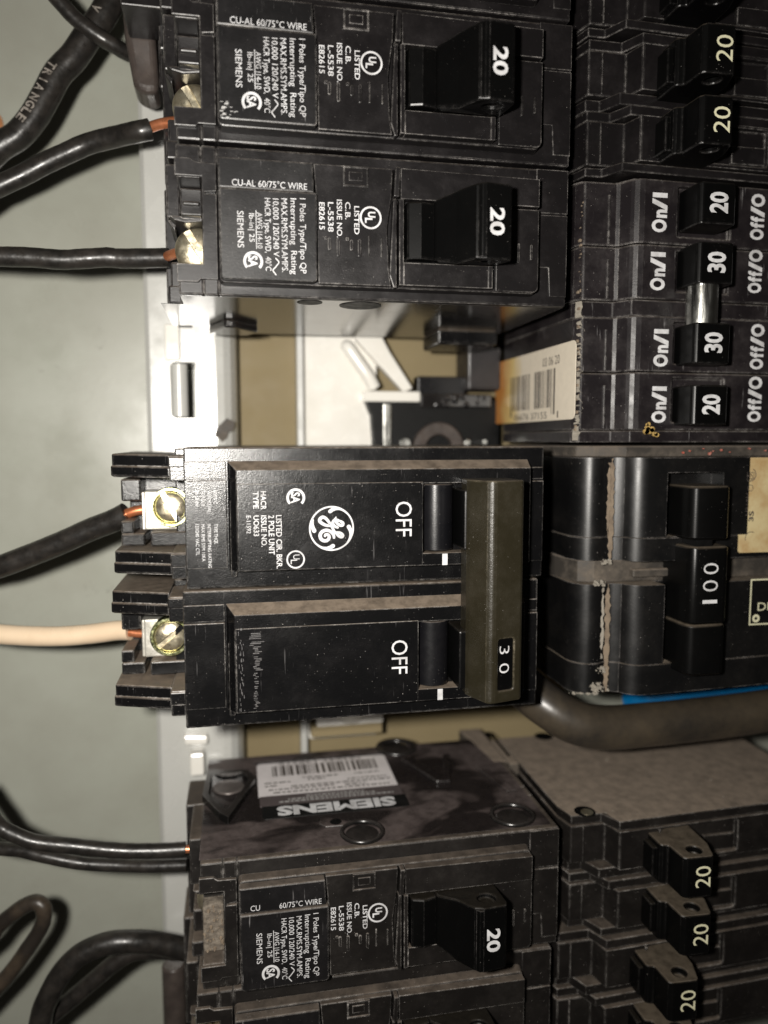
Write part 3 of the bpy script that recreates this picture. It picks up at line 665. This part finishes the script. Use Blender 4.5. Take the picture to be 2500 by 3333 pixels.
gd('60/75 C', -4.3, -33.2, -35.6, z, .62); gd('WIRE CU/AL', -5.35, -33.2, -37.1, z, .62); gd('TORQUE', -6.35, -33.2, -36.0, z, .62); gd('30 LB IN', -7.45, -33.2, -35.8, z, .62)
gd('TYPE THQL', -4.3, -39.1, -42.7, z, .62); gd('INTERRUPTING RATING', -5.45, -39.1, -46.9, z, .62); gd('MAX RMS SYM 10KA', -6.5, -39.1, -45.7, z, .62); gd('120/240 VAC CTL', -7.5, -39.1, -44.6, z, .62)
k.build('printed_small_text', 'print', ge)
# worn remains of a stamped bar pattern on the lower pole
k = Ink(); rw = random.Random(21)
for i in range(46):
    y = -58.4 - i * .3; wd = (1.5 if i < 7 else .35) + rw.random() * (1.0 if i < 24 else .5); x = 1.0 + rw.random() * .5 + (.6 if i > 7 else 0)
    if rw.random() < .85: k.rect(x - 23.6, x + wd - 23.6, y + 50.8, y + .1 + rw.random() * .1 + 50.8, (0, 0, 3.72), *RT)
for i in range(40):
    y = -57.4 - rw.random() * 15.4; x = -.9 + rw.random() * .9; k.rect(x - 23.6, x + .1 - 23.6, y + 50.8, y + .2 + rw.random() * .6 + 50.8, (0, 0, 3.72), *RT)
k.build('worn_print_marks', 'scuff', ge)
# round script logo
k = Ink(); q = 4.0 / 600
def P(pts): return [((x - 815) * q, -(y - 820) * q) for x, y in pts]
lo = (15.75 - 23.6, -40.05 + 50.8, 3.72)
k.arc((0, 0), 578 * q, 44 * q, lo, *RT, n=72)
def st(pts, ws):
    pp = P(pts); k.stroke([(x, y) for x, y in pp], [a * q for a in ws], lo, *RT, step=10)
st([(640, 1015), (652, 985), (705, 978), (745, 1020), (735, 1095), (675, 1142), (595, 1138), (528, 1085), (510, 990), (560, 905), (660, 865), (760, 885), (835, 950), (870, 1010), (878, 1065)], [66, 74, 80, 84, 88, 90, 92, 92, 92, 90, 88, 84, 80, 74, 68])
st([(900, 930), (850, 830), (795, 730), (725, 620), (650, 540), (580, 515), (510, 560), (505, 625), (580, 690), (680, 735), (790, 742)], [70, 66, 70, 78, 84, 88, 90, 88, 84, 80, 70])
st([(880, 935), (980, 935), (1065, 960), (1115, 1015), (1085, 1055), (1010, 1030), (940, 960)], [62, 72, 78, 78, 78, 74, 60])
st([(978, 800), (905, 765), (850, 700), (865, 625), (930, 590), (1000, 605)], [60, 74, 80, 78, 70, 56])
st([(920, 605), (960, 680), (1035, 735), (1105, 735), (1115, 680), (1055, 635), (990, 615)], [60, 72, 80, 84, 80, 66, 46])
st([(895, 580), (935, 520)], [50, 30])
st([(778, 365), (840, 320), (930, 295), (1030, 300), (1150, 360), (1260, 470)], [100, 98, 84, 66, 46, 14])
st([(352, 870), (318, 790), (300, 690), (318, 580)], [112, 100, 80, 50])
st([(1275, 785), (1318, 880), (1330, 990), (1300, 1100), (1230, 1200)], [112, 98, 82, 62, 30])
st([(848, 1288), (760, 1335), (650, 1348), (520, 1310), (400, 1210)], [108, 100, 84, 60, 26])
k.build('printed_round_logo', 'print', ge)
# tie bar across both toggles
tb = MB(); prof = [(39.6, 3.5), (39.3, 8.0), (39.6, 9.0), (41.4, 13.1), (42.1, 13.7), (43.0, 13.65), (48.0, 12.4), (48.5, 11.8), (48.4, 3.5)]
prof = [(x - 23.6, z_) for x, z_ in prof]
y0_, y1_ = -31.4 + 50.8, -70.5 + 50.8
tb.pxz(prof, y1_, y0_)
tb.build('tie_bar', 'tie', ge, .5, 3, MB().pxy(rrect(43.6 - 23.6, 46.6 - 23.6, -68.3 + 50.8, -59.1 + 50.8, .4), 11.0, 16))
MB().pxz([(43.4 - 23.6, 10), (43.4 - 23.6, 13.1), (46.8 - 23.6, 12.3), (46.8 - 23.6, 10)], -68.5 + 50.8, -58.9 + 50.8).build('number_plate', 'handle', ge)
k = Ink(); k.text('3 0', (43.95 - 23.6, -60.4 + 50.8, 12.99), (0, -1, 0), (.973, 0, -.229), 4.9, 2.1, -.01); k.build('printed_amp_number', 'print', ge)

# ================================================================== RIGHT COLUMN
def seg_poly(z0, z1, x0=64.6, x1=128, xs=73.4, xe=74.6, back=-45):
    """(x, z) outline: short low shelf at the inner end, a ramp, then the main face"""
    return [(x0, back), (x0, z0 - 4.5), (x0 + 1.2, z0), (xs, z0), (xe, z1), (x1, z1 - 2), (x1, back)]
def half_handle(y, txt, root, hx=0.0, w_=4.15, hm='handle_dusty'):
    A = [(81.0, -1.5), (81.0, 5.0), (81.5, 5.4), (82.5, 5.7), (82.8, 10.2), (83.5, 10.8), (88.6, 11.0), (89.2, 10.4), (90.6, 6.4), (91.0, -1.5)]
    A = [(x + hx, z) for x, z in A]
    MB().pxz(A, y - w_, y + w_).build('handle', hm, root, .3, 2, MB().cyl((86.5 + hx, y - w_ - 1, 8.2), 1.5, 2.6, 'y').cyl((86.5 + hx, y + w_ - 1.6, 8.2), 1.5, 2.6, 'y'))
    MB().box(80.0 + hx, 81.3 + hx, y - w_ + .9, y + w_ - 1.2, -1.5, 4.2).build('handle_shoe', 'handle', root, .3)
    k = Ink(); k.text(txt, (88.35 + hx, y - 2.15, 11.03), (0, 1, 0), (-1, 0, -.04), 4.4, 3.3, 0.0); k.build('printed_amp_number', 'print_cream', root)
def tandem(loc, label, mat='case', hx=0.0):
    """two half-inch poles in one 25.4 mm slot; local y 0..25.4"""
    t = thing('tandem_breaker', label, 'circuit breaker', loc, 'tandem breakers in the right column')
    for c_, a, b in ((6.1, 2.1, 10.3), (18.0, 14.8, 23.0)):
        MB().pxz(seg_poly(-3.2, .9), a, b).build('pole_body', mat, t, .3, 2, MB().pxy(rrect(84.2, 102.3, a + .9, b - .5, .6), -1.3, 6))
        MB().box(83.2, 83.7, a + .2, b - .2, .6, 1.2).box(68.3, 68.6, a + .3, b - .3, -3.3, -2.8).build('moulded_bead', mat, t, .12)
        MB().box(94.6, 101.9, a + 1.2, a + 4.6, -1.4, -.5).build('well_step', mat, t, .2)
        half_handle(c_, '20', t, hx)
    for a, b, dz, ex in ((10.4, 12.3, -.7, 70.7), (12.5, 14.7, -1.5, 68.9), (.35, 2.0, -.9, 69.4), (23.1, 25.05, -.35, 72.6)):
        MB().pxz(seg_poly(-3.2 + dz, .9 + dz, 64.8, 127, ex, ex + 2.1), a, b).build('parting_band', mat, t, .2)
    return t
q1 = tandem((0, 25.4, 0), 'black tandem breaker with two cream 20 handles, right column just above the four handle breaker', 'case', -2.4)
q0 = copy_tree(q1, (0, 50.8, 0), 'black tandem breaker at the top right corner, only a handle end in the picture')
qa = tandem((0, -127.0, 0), 'dusty tandem breaker with a wide brown dust-coated side, below the thick cable', 'case_low')
qb = copy_tree(qa, (-2.2, -152.4, 0), 'dusty tandem breaker at the bottom right corner of the picture')
# dusty side face of the upper one of the lower pair, local y = 25.1
k = MB(); k.pxz([(64.9, -44.8), (62.5, -44.8), (62.4, -30), (64.9, -30)], 14, 25.12); k.build('side_block', 'brown', qa, .4)
MB().pxz([(56.5, -53), (62.4, -53), (62.4, -31.5), (58.8, -31.5)], 14, 25.12).build('line_foot', 'brown', qa, .4)
Y = 25.1
MB().pxz([(64.8, -44.9), (64.8, -8), (66, -3.4), (73.4, -3.4), (74.6, .6), (127, -1.4), (127, -44.9)], 25.05, 25.2).build('dust_coated_side', 'brown', qa, .1)
MB().pxz([(63.5, -34), (63.5, -47.5), (62.2, -47.5), (62.2, -50), (64.2, -50), (64.2, -34)], Y, 25.15).build('side_slot_shade', 'dark', qa)  # thin dark strip laid on the surface, painting the shade inside a slot
k = MB().cyl((69.5, 25.2, -4.6), 2.2, .02, 'y').cyl((77, 25.2, -44), 2.4, .05, 'y')
k.build('side_hole_shade', 'dark', qa)['kind'] = 'stuff'  # uncut surface; hole shade is painted by these dark discs
MB().cyl((69.8, 25.2, -4.2), 1.3, .12, 'y').build('side_rivet', 'screw', qa)
k = MB()
for i in range(26):
    x = 66 + random.random() * 40; zz = -34 + random.random() * 33; r_ = .05 + random.random() ** 3 * .22
    k.cyl((x, 25.2, zz), r_, r_ * .8, 'y', 6)
o = k.build('debris_crumbs', 'grit', qa); o['kind'] = 'stuff'

# four-handle unit
qd = thing('quad_breaker', 'purplish black four-handle breaker with steel pin between its two 30 handles', 'circuit breaker', (90, 0, 0))
def Q(mb): mb.v = [(x - 90, y, z) for x, y, z in mb.v]; return mb
segs = [(13.0, 24.9), (2.6, 12.8), (-11.2, -.6), (-22.6, -11.4)]
for i, (a, b) in enumerate(segs):
    c_ = Q(MB().pxy(rrect(83.8, 95.4, a + 1.6, b - 1.0, .3), -2, 6))
    Q(MB().pxz([(65.0, -45), (65.0, -6), (66.0, -4.0), (72.6, -4.0), (73.2, -3.7), (74.4, -1.7), (74.9, -1.1), (75.6, -.65), (76.6, -.45), (128, -2.6), (128, -45)], a, b)).build('pole_body', 'quad', qd, .3, 2, c_)
    Q(MB().box(70.8, 71.2, a + .3, b - 2.4, -4.1, -3.6)).build('moulded_bead', 'quad', qd, .1)
Q(MB().pxz([(65.1, -45), (65.1, -7), (66.2, -4.9), (72.8, -4.9), (75.0, -1.4), (128, -3.5), (128, -45)], -.55, 2.55)).build('centre_seam', 'quad', qd, .2)
Q(MB().pxz([(65.0, -45), (65.0, -6), (66.0, -4.4), (72.8, -4.4), (75.2, -.9), (128, -3.0), (128, -45)], -25.0, -22.7)).build('edge_flange', 'quad', qd, .2)
Q(MB().pxz([(65.0, -45), (65.0, -7), (66.0, -5.4), (72.8, -5.4), (75.2, -2), (128, -3.9), (128, -45)], 24.95, 25.3)).build('edge_flange', 'quad', qd, .2)
for (y, tx), (a, b) in zip(((19.3, '20'), (8.5, '30'), (-6.3, '30'), (-17.9, '20')), segs):
    hp = [(84.5, -1.9), (84.5, 4.6), (85.1, 5.2), (91.6, 5.2), (92.3, 4.5), (92.6, -1.9)]
    Q(MB().pxz(hp, y - 3.8, y + 3.8)).build('handle', 'handle', qd, .3)
    k = Ink(); upw(k, tx, 86.3, 90.3, y - 1.8, y + 2.0, 5.2, .035); Q(k).build('printed_amp_number', 'print', qd)
    k = Ink(); yc = {19.3: (15.1, 22.4), 8.5: (4.2, 11.4), -6.3: (-10.3, -3.1), -17.9: (-21.2, -14.1)}[y]; dx = 0 if y > 0 else 1.2
    spaced(k, (('O', 0, .33), ('n', .37, .58), ('/', .56, .86), ('I', .88, 1)), 78.0 + dx, 81.3 + dx, yc[0], yc[1], -.5, .045)
    yf = {19.3: (14.9, 23.7), 8.5: (4.6, 13.0), -6.3: (-10.4, -1.4), -17.9: (-20.9, -11.8)}[y]
    spaced(k, (('O', 0, .24), ('f', .26, .38), ('f', .39, .51), ('/', .49, .73), ('O', .72, 1)), 99.7 + dx, 102.9 + dx, yf[0], yf[1], -1.3, .045); Q(k).build('printed_switch_marks', 'print', qd)
Q(MB().cyl((87.8, -2.6, 1.9), 2.95, 7.4, 'y', 48)).build('tie_pin', 'steel', qd, .1)
# sticker on the inner end face
sk = Q(MB().pyz(rrect(-20.4, -5.0, -50.5, -3.9, 1.3, 5), 64.85, 64.98)); sk.build('end_sticker', 'stick1', qd)
k = Ink(); bz, by_ = (0, 0, 1), (0, 1, 0); rr = random.Random(11); o_ = (64.85, 0, 0)
k.text('03 06 20', (64.85, -8.8, -20.2), bz, by_, 8.8, 1.9)
zz = -39.5
while zz < -13.3:
    wd = rr.choice((.25, .35, .6, .8)); lo_ = -19.1 if (zz > -15.5 or zz < -38.5) else -17.6
    if not (-27.4 < zz < -26): k.rect(zz, zz + wd, lo_, -9.6, o_, bz, by_)
    zz += wd + rr.choice((.25, .35, .5, .8))
k.text('06676 37155', (64.85, -19.9, -37.0), bz, by_, 19.5, 1.5); k.text('1', (64.85, -19.9, -12.2), bz, by_, .6, 1.5)
k.text('LBBB2', (64.85, -9.2, -47), bz, by_, 7, 1.6) if False else None
Q(k).build('sticker_barcode', 'ink', qd)
# spatter and grit stuck to the four-handle unit
k = MB(); rr = random.Random(15); L_ = []; R_ = []; n = 70
for i in range(n + 1):
    y = -24.6 + 27 * i / n; e_ = .25 + .75 * min(1, min(i, n - i) / 10)
    L_.append((65.35 - rr.random() * .12 - 90, y, -5.6)); R_.append((65.75 + (rr.random() ** 2) * .9 * e_ - 90, y, -3.95))
k.add(L_ + R_, [(i, i + 1, n + 2 + i, n + 1 + i) for i in range(n)])
k.build('paint_ridge', 'grit', qd)
k = MB(); rr = random.Random(5)
for i in range(60):
    y = -23 + rr.random() * 44; k.cyl((65.4 + rr.random() * .6 - 90, y, -5.2 + rr.random() * .5), .08 + rr.random() * .25, .5, 'z', 6)
o = k.build('edge_grit', 'grime', qd); o['kind'] = 'stuff'
k = MB()
for i in range(16): k.cyl((79.0 + rr.gauss(0, .7) - 90, -23.1 + rr.gauss(0, .6), -.9), .15 + rr.random() * .5, .45, 'z', 7)
k.build('yellow_spatter', 'stain', qd)

# hundred amp unit
hb_ = thing('main_breaker', 'glossy old black breaker with three piece handle marked 100 and a yellowed label', 'circuit breaker', (90, -50.8, 0))
def Hh(mb): mb.v = [(x - 90, y + 50.8, z) for x, y, z in mb.v]; return mb
def arcprof(back=-45, dz=0):
    pts = [(65.3, back), (65.3, -20), (65.5, -13)]
    for i in range(9):
        a = math.radians(180 - 78 * i / 8); pts.append((69.6 + 4.1 * math.cos(a), -7.6 + 5.0 * math.sin(a) + dz))
    for i in range(7): 
        t = i / 6; pts.append((69.6 + 1.0 + t * 3.9, -2.7 - .85 * math.sin(t * math.pi) - .1 * t + dz))
    for i in range(6):
        a = math.radians(160 - 68 * i / 5); pts.append((79.2 + 4.2 * math.cos(a), -4.0 + 4.2 * math.sin(a) + dz))
    pts += [(83, .2 + dz), (128, -2.3 + dz), (128, back)]
    return pts
def sm_pxz(mb, poly, y0, y1):
    return mb.loft([(x, y0, z) for x, z in poly], [(x, y1, z) for x, z in poly], True, True)
wellcut = Hh(MB().box(82.6, 95.2, -44.9, -30.9, -4.5, 6))
for a, b, nm in ((-43.8, -28.0, 'upper_case'), (-48.6, -44.0, 'upper_band'), (-69.6, -53.4, 'lower_case'), (-75.9, -69.8, 'lower_band')):
    kk = Hh(sm_pxz(MB(), arcprof(dz=-.25 if 'band' in nm else 0), a, b))
    cutm = Hh(MB().box(83.0, 95.8, -43.7, -31.0, -4.5, 6)) if nm == 'upper_case' else (Hh(MB().box(83.2, 95.8, -69.5, -45, -4.5, 6)) if nm == 'lower_case' else None)
    kk.build(nm, 'old', hb_, 0, 2, cutm)
Hh(MB().pxz([(65.2, -45), (65.3, -13), (67, -5.5), (70, -4.2), (76, -4), (128, -5), (128, -45)], -53.3, -48.7)).build('centre_channel', 'brown', hb_, .3)
Hh(MB().box(77.6, 86.2, -52.2, -50.6, -4.2, -2.4)).build('channel_key', 'brown', hb_, .3)
Hh(MB().pxz([(65.2, -45), (65.4, -15), (67, -7.5), (70, -5.2), (76, -3.6), (128, -4.6), (128, -45)], -27.9, -25.7)).build('upper_flange', 'brown', hb_, .3)
hp = [(85.2, -4.5), (85.4, 3.2), (86.0, 4.5), (86.9, 5.05), (93.0, 5.0), (93.9, 4.2), (94.4, -4.5)]
for a, b in ((-43.9, -33.4), (-60.6, -45.2), (-70.9, -60.7)):
    pr = hp if a != -60.6 else [(x_ + (0.1 if 0 < i < 6 else 0), z_ + (.12 if 1 < i < 6 else 0)) for i, (x_, z_) in enumerate(hp)]
    Hh(sm_pxz(MB(), pr, a, b)).build('handle', 'handle_dusty', hb_, .5, 3)
Hh(MB().box(87.0, 90.6, -45.2, -43.8, 0, 4.2)).build('handle_link', 'dark', hb_)
k = Ink()
for ch, y0, y1 in (('1', -56.4, -55.7), ('0', -54.0, -51.8), ('0', -50.6, -48.4)): upw(k, ch, 88.0, 91.4, y0, y1, 5.2, -.01)
Hh(k).build('printed_amp_number', 'print', hb_)
Hh(MB().pxy(rrect(100.0, 116, -47.6, -28.1, .5), -1.2, -.85)).build('rating_label', 'stick2', hb_)
k = Ink(); o_ = (0, 0, -.85)
k.arc((102.0, -31.6), 1.3, .16, o_, *RT, a0=150, a1=420); k.text('HSI', (101.3, -32.6, -.85), *RT, 1.6, 1.7)
k.arc((102.2, -34.3), .6, .12, o_, *RT); k.text('LISTED', (101.8, -39.9, -.85), *UPW, 4.6, .8)
k.text('3S', (103.2, -41.2, -.85), *UPW, 2.2, 1.2, .03); k.arc((102.8, -44.6), 1.3, .14, o_, *RT, a0=60, a1=200)
Hh(k).build('printed_label_marks', 'print_dim' if False else 'ink', hb_)
k = Ink(); o_ = (0, 0, -.95)
k.rect(103.3, 103.6, -62.9, -53.2, o_, *RT); k.rect(103.6, 112, -62.9, -62.6, o_, *RT); k.rect(103.6, 112, -53.5, -53.2, o_, *RT)
k.text('DI', (105.2, -59.9, -.95), *RT, 2.6, 1.8); k.arc((104.9, -61.5), .6, .5, o_, *RT)
Hh(k).build('printed_diagram_box', 'print_cream', hb_)
# dust caked in the hollow and plaster crumbs
k = MB(); pts = []
rr = random.Random(9); A = []; B = []
ys = [-48.8 + i * .5 for i in range(0, 42)]
def streak(y0, y1, xa, xb, jit, zt, mat, nm):
    n = int((y1 - y0) / .6); L_ = []; R_ = []
    for i in range(n + 1):
        y = y0 + (y1 - y0) * i / n; e_ = min(1, min(i, n - i) / 4)
        L_.append((xa + rr.uniform(-jit, jit) + (1 - e_) * .5, y, zt)); R_.append((xb + rr.uniform(-jit, jit) - (1 - e_) * .5, y, zt + .1))
    mb = MB(); mb.add(L_ + R_, [(i, i + 1, n + 2 + i, n + 1 + i) for i in range(n)]); Hh(mb).build(nm, mat, hb_)
streak(-48.6, -28.2, 72.1, 73.1, .2, -2.75, 'grime', 'caked_dust'); streak(-75.6, -53.4, 71.9, 72.9, .22, -2.75, 'grime', 'caked_dust')
streak(-43.6, -29.0, 71.6, 72.2, .2, -2.6, 'grime', 'plaster_smear'); streak(-68.6, -54.0, 71.0, 71.4, .2, -2.5, 'grit', 'plaster_smear')
k = MB()
for cx_, cy_, n_, sg in ((71.8, -48.9, 26, .5), (70.8, -53.2, 16, .6), (71.5, -71.0, 22, .5), (70.6, -74.8, 60, .9), (77.5, -75.2, 12, .8), (68.5, -77.0, 24, 1.3)):
    for i in range(n_):
        x, y = rr.gauss(cx_, sg), rr.gauss(cy_, sg * .6); y = max(y, -75.9) if cy_ > -76 else -75.9; s_ = .08 + rr.random() ** 2 * .34
        zt_ = -2.9 - max(0, 70 - x) * .25; k.cyl((x, y, zt_), s_, s_ * 1.6, 'z', 6, r2=s_ * .5)
o = Hh(k).build('plaster_crumbs', 'grit', hb_); o['kind'] = 'stuff'
k = MB()
for i in range(11):
    k.cyl((85 + rr.random() * 22, -26.2 - rr.random() * 1.2, -3.2), .08 + rr.random() * .22, .35, 'z', 6)
o = Hh(k).build('red_flecks', 'red', hb_); o['kind'] = 'stuff'
Hh(MB().cyl((68.0, -31.4, -5.6), .5, .9, 'z', 8)).build('yellow_fleck', 'stain', hb_)

# ================================================================== WIRES
def wire(name, label, pts, r, mat, cu=None, rn=.03, cr=None, cat='wire'):
    o = MB().tube(pts, r, 18, rn).build(name, mat); tag(o, label, cat, 'wires over the back panel')
    if cu: MB().tube(cu, cr or r * .48, 12).build('copper_end', 'copper', o)
    return o
wire('insulated_wire', 'black wrinkled wire running level to the gold screw of the breaker above the empty slot', [(-58, 9.8, -22), (-46.4, 9.8, -20), (-43.2, 9.7, -20), (-37.8, 9.8, -20), (-32.4, 9.6, -20), (-28, 10.0, -20), (-24, 10.4, -20), (-21.3, 10.3, -20), (-12.6, 10.6, -19)], 1.85, 'wire', [(-13.2, 10.6, -18.6), (-10, 10.4, -13.4), (-6, 10.4, -12.9)], .022, .95)
wire('insulated_wire', 'black wire rising in a gentle curve to the breaker second from the top', [(-58, 16, -30), (-49, 23.8, -31), (-45.5, 25.9, -31), (-41.2, 28.2, -31), (-36.8, 30.8, -31), (-32.6, 32.8, -30.5), (-28.4, 34.7, -30), (-22.8, 35.7, -28), (-18.3, 35.8, -25), (-16.0, 36.4, -25)], 2.0, 'wire', [(-16.5, 36.4, -24.6), (-13.5, 36.9, -23), (-9, 37.2, -21.5)], .015, 1.0)
tri = [(-62, 26, -42), (-50.8, 32.9, -39), (-47.2, 35.7, -38), (-43.5, 38.3, -38), (-40.4, 42.1, -38), (-37.8, 46.6, -38), (-35.3, 51.1, -38), (-32.1, 54.7, -38), (-28.9, 59.5, -38), (-25.7, 64.0, -38), (-21, 74.0, -38)]
tc = wire('thick_cable', 'thickest black cable with raised lettering, crossing the upper left corner', tri, 2.75, 'wire', None, .006, None, 'cable')
# raised lettering along the cable
pth = smooth_path(tri, 12)
k = MB()
def along(txt, i0, i1, off):
    n = len(txt)
    for j, chh in enumerate(txt):
        if chh == ' ': continue
        u = i0 + (i1 - i0) * (j + .5) / n; i = int(u); p = pth[i]; t_ = (pth[i + 1] - pth[i - 1]).normalized() * (1 if i1 > i0 else -1)
        r_ = Vector((-t_.y, t_.x, 0)).normalized()      # letters' up direction
        up_ = r_ * math.sin(off) + Vector((0, 0, 1)) * math.cos(off)
        lu = (r_ * math.cos(off) - Vector((0, 0, 1)) * math.sin(off)); c0 = p + up_ * 2.78
        vs, fs = glyphs(chh, .03); x0 = min(v[0] for v in vs); x1 = max(v[0] for v in vs)
        wl = 1.35 if chh != 'I' else .3
        base = [c0 + t_ * ((x - (x0 + x1) / 2) / max(x1 - x0, .01) * wl) + lu * ((y - .36) / .73 * 1.9) for x, y in vs]
        k.add([tuple(q_) for q_ in base], fs)
along('TRIANGLE', 75, 41, -.25) ; along('0V', 116, 103, -.25)
k.build('raised_lettering', 'emboss', tc)
wire('insulated_wire', 'thin black wire crossing over the thick lettered cable at the top left', [(-40, 69, -30), (-32.6, 61.4, -32), (-29.8, 58.9, -32.5), (-26.6, 57.0, -33), (-23.8, 55.9, -34), (-20.8, 55.3, -36), (-15.7, 54.8, -38)], 1.55, 'wire')
wire('insulated_wire', 'smooth black wire climbing to the upper screw of the OFF breaker', [(-62, -54, -34), (-50.7, -50.6, -28), (-47.3, -49.6, -26), (-41.5, -47.4, -25), (-35.6, -45.0, -24), (-29.6, -42.3, -23), (-24.8, -40.4, -22), (-22.2, -39.0, -21.5)], 2.3, 'wire', [(-22.6, -39.2, -21.3), (-20, -38.4, -21), (-15, -38.0, -21)], .01, 1.0)
wire('insulated_wire', 'beige wire running level to the lower screw of the OFF breaker', [(-64, -62.5, -33), (-52.3, -63.6, -29), (-48.8, -64.0, -28), (-43.0, -64.4, -27), (-37.0, -64.5, -26), (-31.0, -64.1, -25), (-25.7, -63.4, -24), (-22.6, -63.2, -23)], 2.05, 'beige', [(-22.8, -63.5, -22.5), (-20, -63.8, -22), (-15, -63.8, -21)], .01, .9)
wire('insulated_wire', 'upper of the two parallel black wires entering the breaker with the side label', [(-54, -93, -22), (-50.4, -97.7, -20), (-48.3, -101.1, -20), (-44.9, -103.5, -20), (-41.6, -105.1, -20), (-34.0, -106.8, -20), (-26.3, -108.5, -20), (-19.0, -109.4, -20), (-12.6, -109.7, -20)], 1.55, 'wire', [(-13.4, -109.7, -20), (-10, -109.9, -20)], .03, .8)
wire('insulated_wire', 'lower of the two parallel black wires entering the breaker with the side label', [(-58, -105, -28), (-53.8, -107.0, -26), (-50.3, -108.2, -25), (-45.6, -108.7, -24), (-40.8, -109.9, -23), (-33.6, -111.9, -22.5), (-26.2, -112.9, -22), (-19.9, -113.2, -21), (-12.4, -113.2, -20)], 1.35, 'wire', None, .02)
wire('looped_wire', 'dusty grey brown wire bent in a tight hairpin loop at the lower left edge', [(-60, -136, -32), (-54.9, -131.1, -30), (-52.3, -127.9, -30), (-48.5, -124.6, -29), (-45.3, -122.9, -28.5), (-43.3, -123.4, -28), (-42.9, -125.7, -28), (-44.1, -129.3, -28.5), (-47.4, -134.3, -29), (-51.3, -139.7, -30), (-57.9, -147, -31)], 1.65, 'wired', None, .03)
wire('insulated_wire', 'upper thick black wire arching down from the bottom breaker', [(-12, -137.5, -27), (-14.8, -136.3, -27), (-20.3, -133.6, -26), (-25.3, -132.0, -25), (-30.3, -131.9, -25), (-35.4, -133.7, -25), (-39.2, -137.3, -25), (-41.8, -141.8, -25), (-43.6, -146.5, -25), (-45.6, -158, -25)], 2.35, 'wire', None, .01)
wire('insulated_wire', 'lower thinner black wire arching down from the bottom breaker', [(-12, -139.5, -30), (-14.9, -139.3, -30), (-20.4, -138.2, -30), (-25.2, -138.0, -30), (-29.1, -139.8, -30), (-33.6, -143.2, -30), (-38.7, -147.2, -30), (-43.7, -151.1, -30), (-50, -157, -30)], 1.85, 'wire', None, .01)
o = MB().tube([(45, -71.5, -40), (58, -77, -22), (64, -81.6, -15), (70, -85.2, -12), (77.5, -86.9, -11.5), (88, -87.2, -12), (98, -87.2, -12.5), (110, -87.0, -13), (140, -86, -15)], 4.75, 32, .0).build('thick_cable', 'wireg')
tag(o, 'thick dusty grey brown cable curving under the 100 amp breaker, glinting once', 'cable', None)
o = MB().tube([(94, -90, -32), (101, -85.2, -25), (109, -83.0, -22), (124, -82.4, -20), (145, -82, -20)], 2.7, 16).build('insulated_wire', 'blue')
tag(o, 'bright blue wire showing between the 100 amp breaker and the thick cable', 'wire')
def sleeve(label, pts):
    t = thing('wire_sleeve', label, 'plastic sleeve', pts[0])
    x0, y0, z0 = pts[0]
    return t
t = thing('cable_clamp', 'smoky brown rounded plastic clamp hanging beside the top left breaker', 'clamp', (-18, 45, -30))
MB().pxy([(-3.6, 22), (-3.0, 11), (-1.6, 2.2), (-.8, .8), (1.0, .4), (3.2, .6), (3.4, 3), (3.0, 12), (3.0, 22)], -9, 0).build('clamp_body', 'sleeve', t, 1.4, 4)
MB().pxy([(-3.0, 30), (-3.0, 14.5), (3.0, 14.5), (3.0, 30)], .2, 2.0).build('clamp_bar', 'case', t, .6, 3)
MB().box(3.4, 5.2, 2, 26, -6, -1).build('clamp_edge', 'case', t, .5)
t = thing('cable_clamp', 'smoky brown rounded plastic tube at the bottom edge beside the lowest wires', 'clamp', (-17.5, -147, -38))
MB().tube([(0, -.5, 0), (0, -6, 0), (0, -22, 0)], 2.7, 20).build('clamp_body', 'sleeve', t, .8, 3)
# black housing at the top between the clamp and the first breaker
t = thing('terminal_housing', 'black ribbed terminal housing at the top edge left of the first breaker', 'housing', (-15, 57, -20))
MB().box(-5.0, 5, -1.5, 25, -10, 2).box(-5.4, 5.2, .6, 1.4, -10, 2.4).box(-5.4, 5.2, 3.6, 4.2, -10, 2.4).build('housing_body', 'case', t, .4)

# ------------------------------------------------------------------ finer pieces hang from the part they sit on
def kids(o, *names): return [q for q in ALL() if q.parent == o and q.name.split('.')[0] in names]
def centre(o):
    vs = o.data.vertices; n = len(vs); return sum((v.co for v in vs), Vector()) / max(n, 1)
def hang(root, subs, hosts):
    hs = kids(root, *hosts)
    if not hs: return
    for q in kids(root, *subs):
        q.parent = min(hs, key=lambda h: (centre(h) - centre(q)).length)
for root in [q for q in ALL() if q.parent is None and q.type == 'EMPTY']:
    if root.name.startswith('circuit_breaker') and kids(root, 'tie_bar'):
        hang(root, ('printed_amp_number', 'number_plate'), ('tie_bar',))
        hang(root, ('printed_off_mark', 'printed_rating_text', 'printed_round_logo', 'worn_print_marks'), ('label_face',))
    elif root.name.startswith('circuit_breaker'):
        hang(root, ('printed_amp_number', 'handle_ridge'), ('handle',)); hang(root, ('printed_rating_text', 'scuffed_corner'), ('label_panel',))
        hang(root, ('side_label_lettering', 'side_label_barcode', 'side_label_small_print', 'side_label_band', 'side_label_black_band'), ('side_label',))
    else:
        hang(root, ('printed_amp_number',), ('handle',)); hang(root, ('sticker_barcode',), ('end_sticker',)); hang(root, ('printed_label_marks',), ('rating_label',))
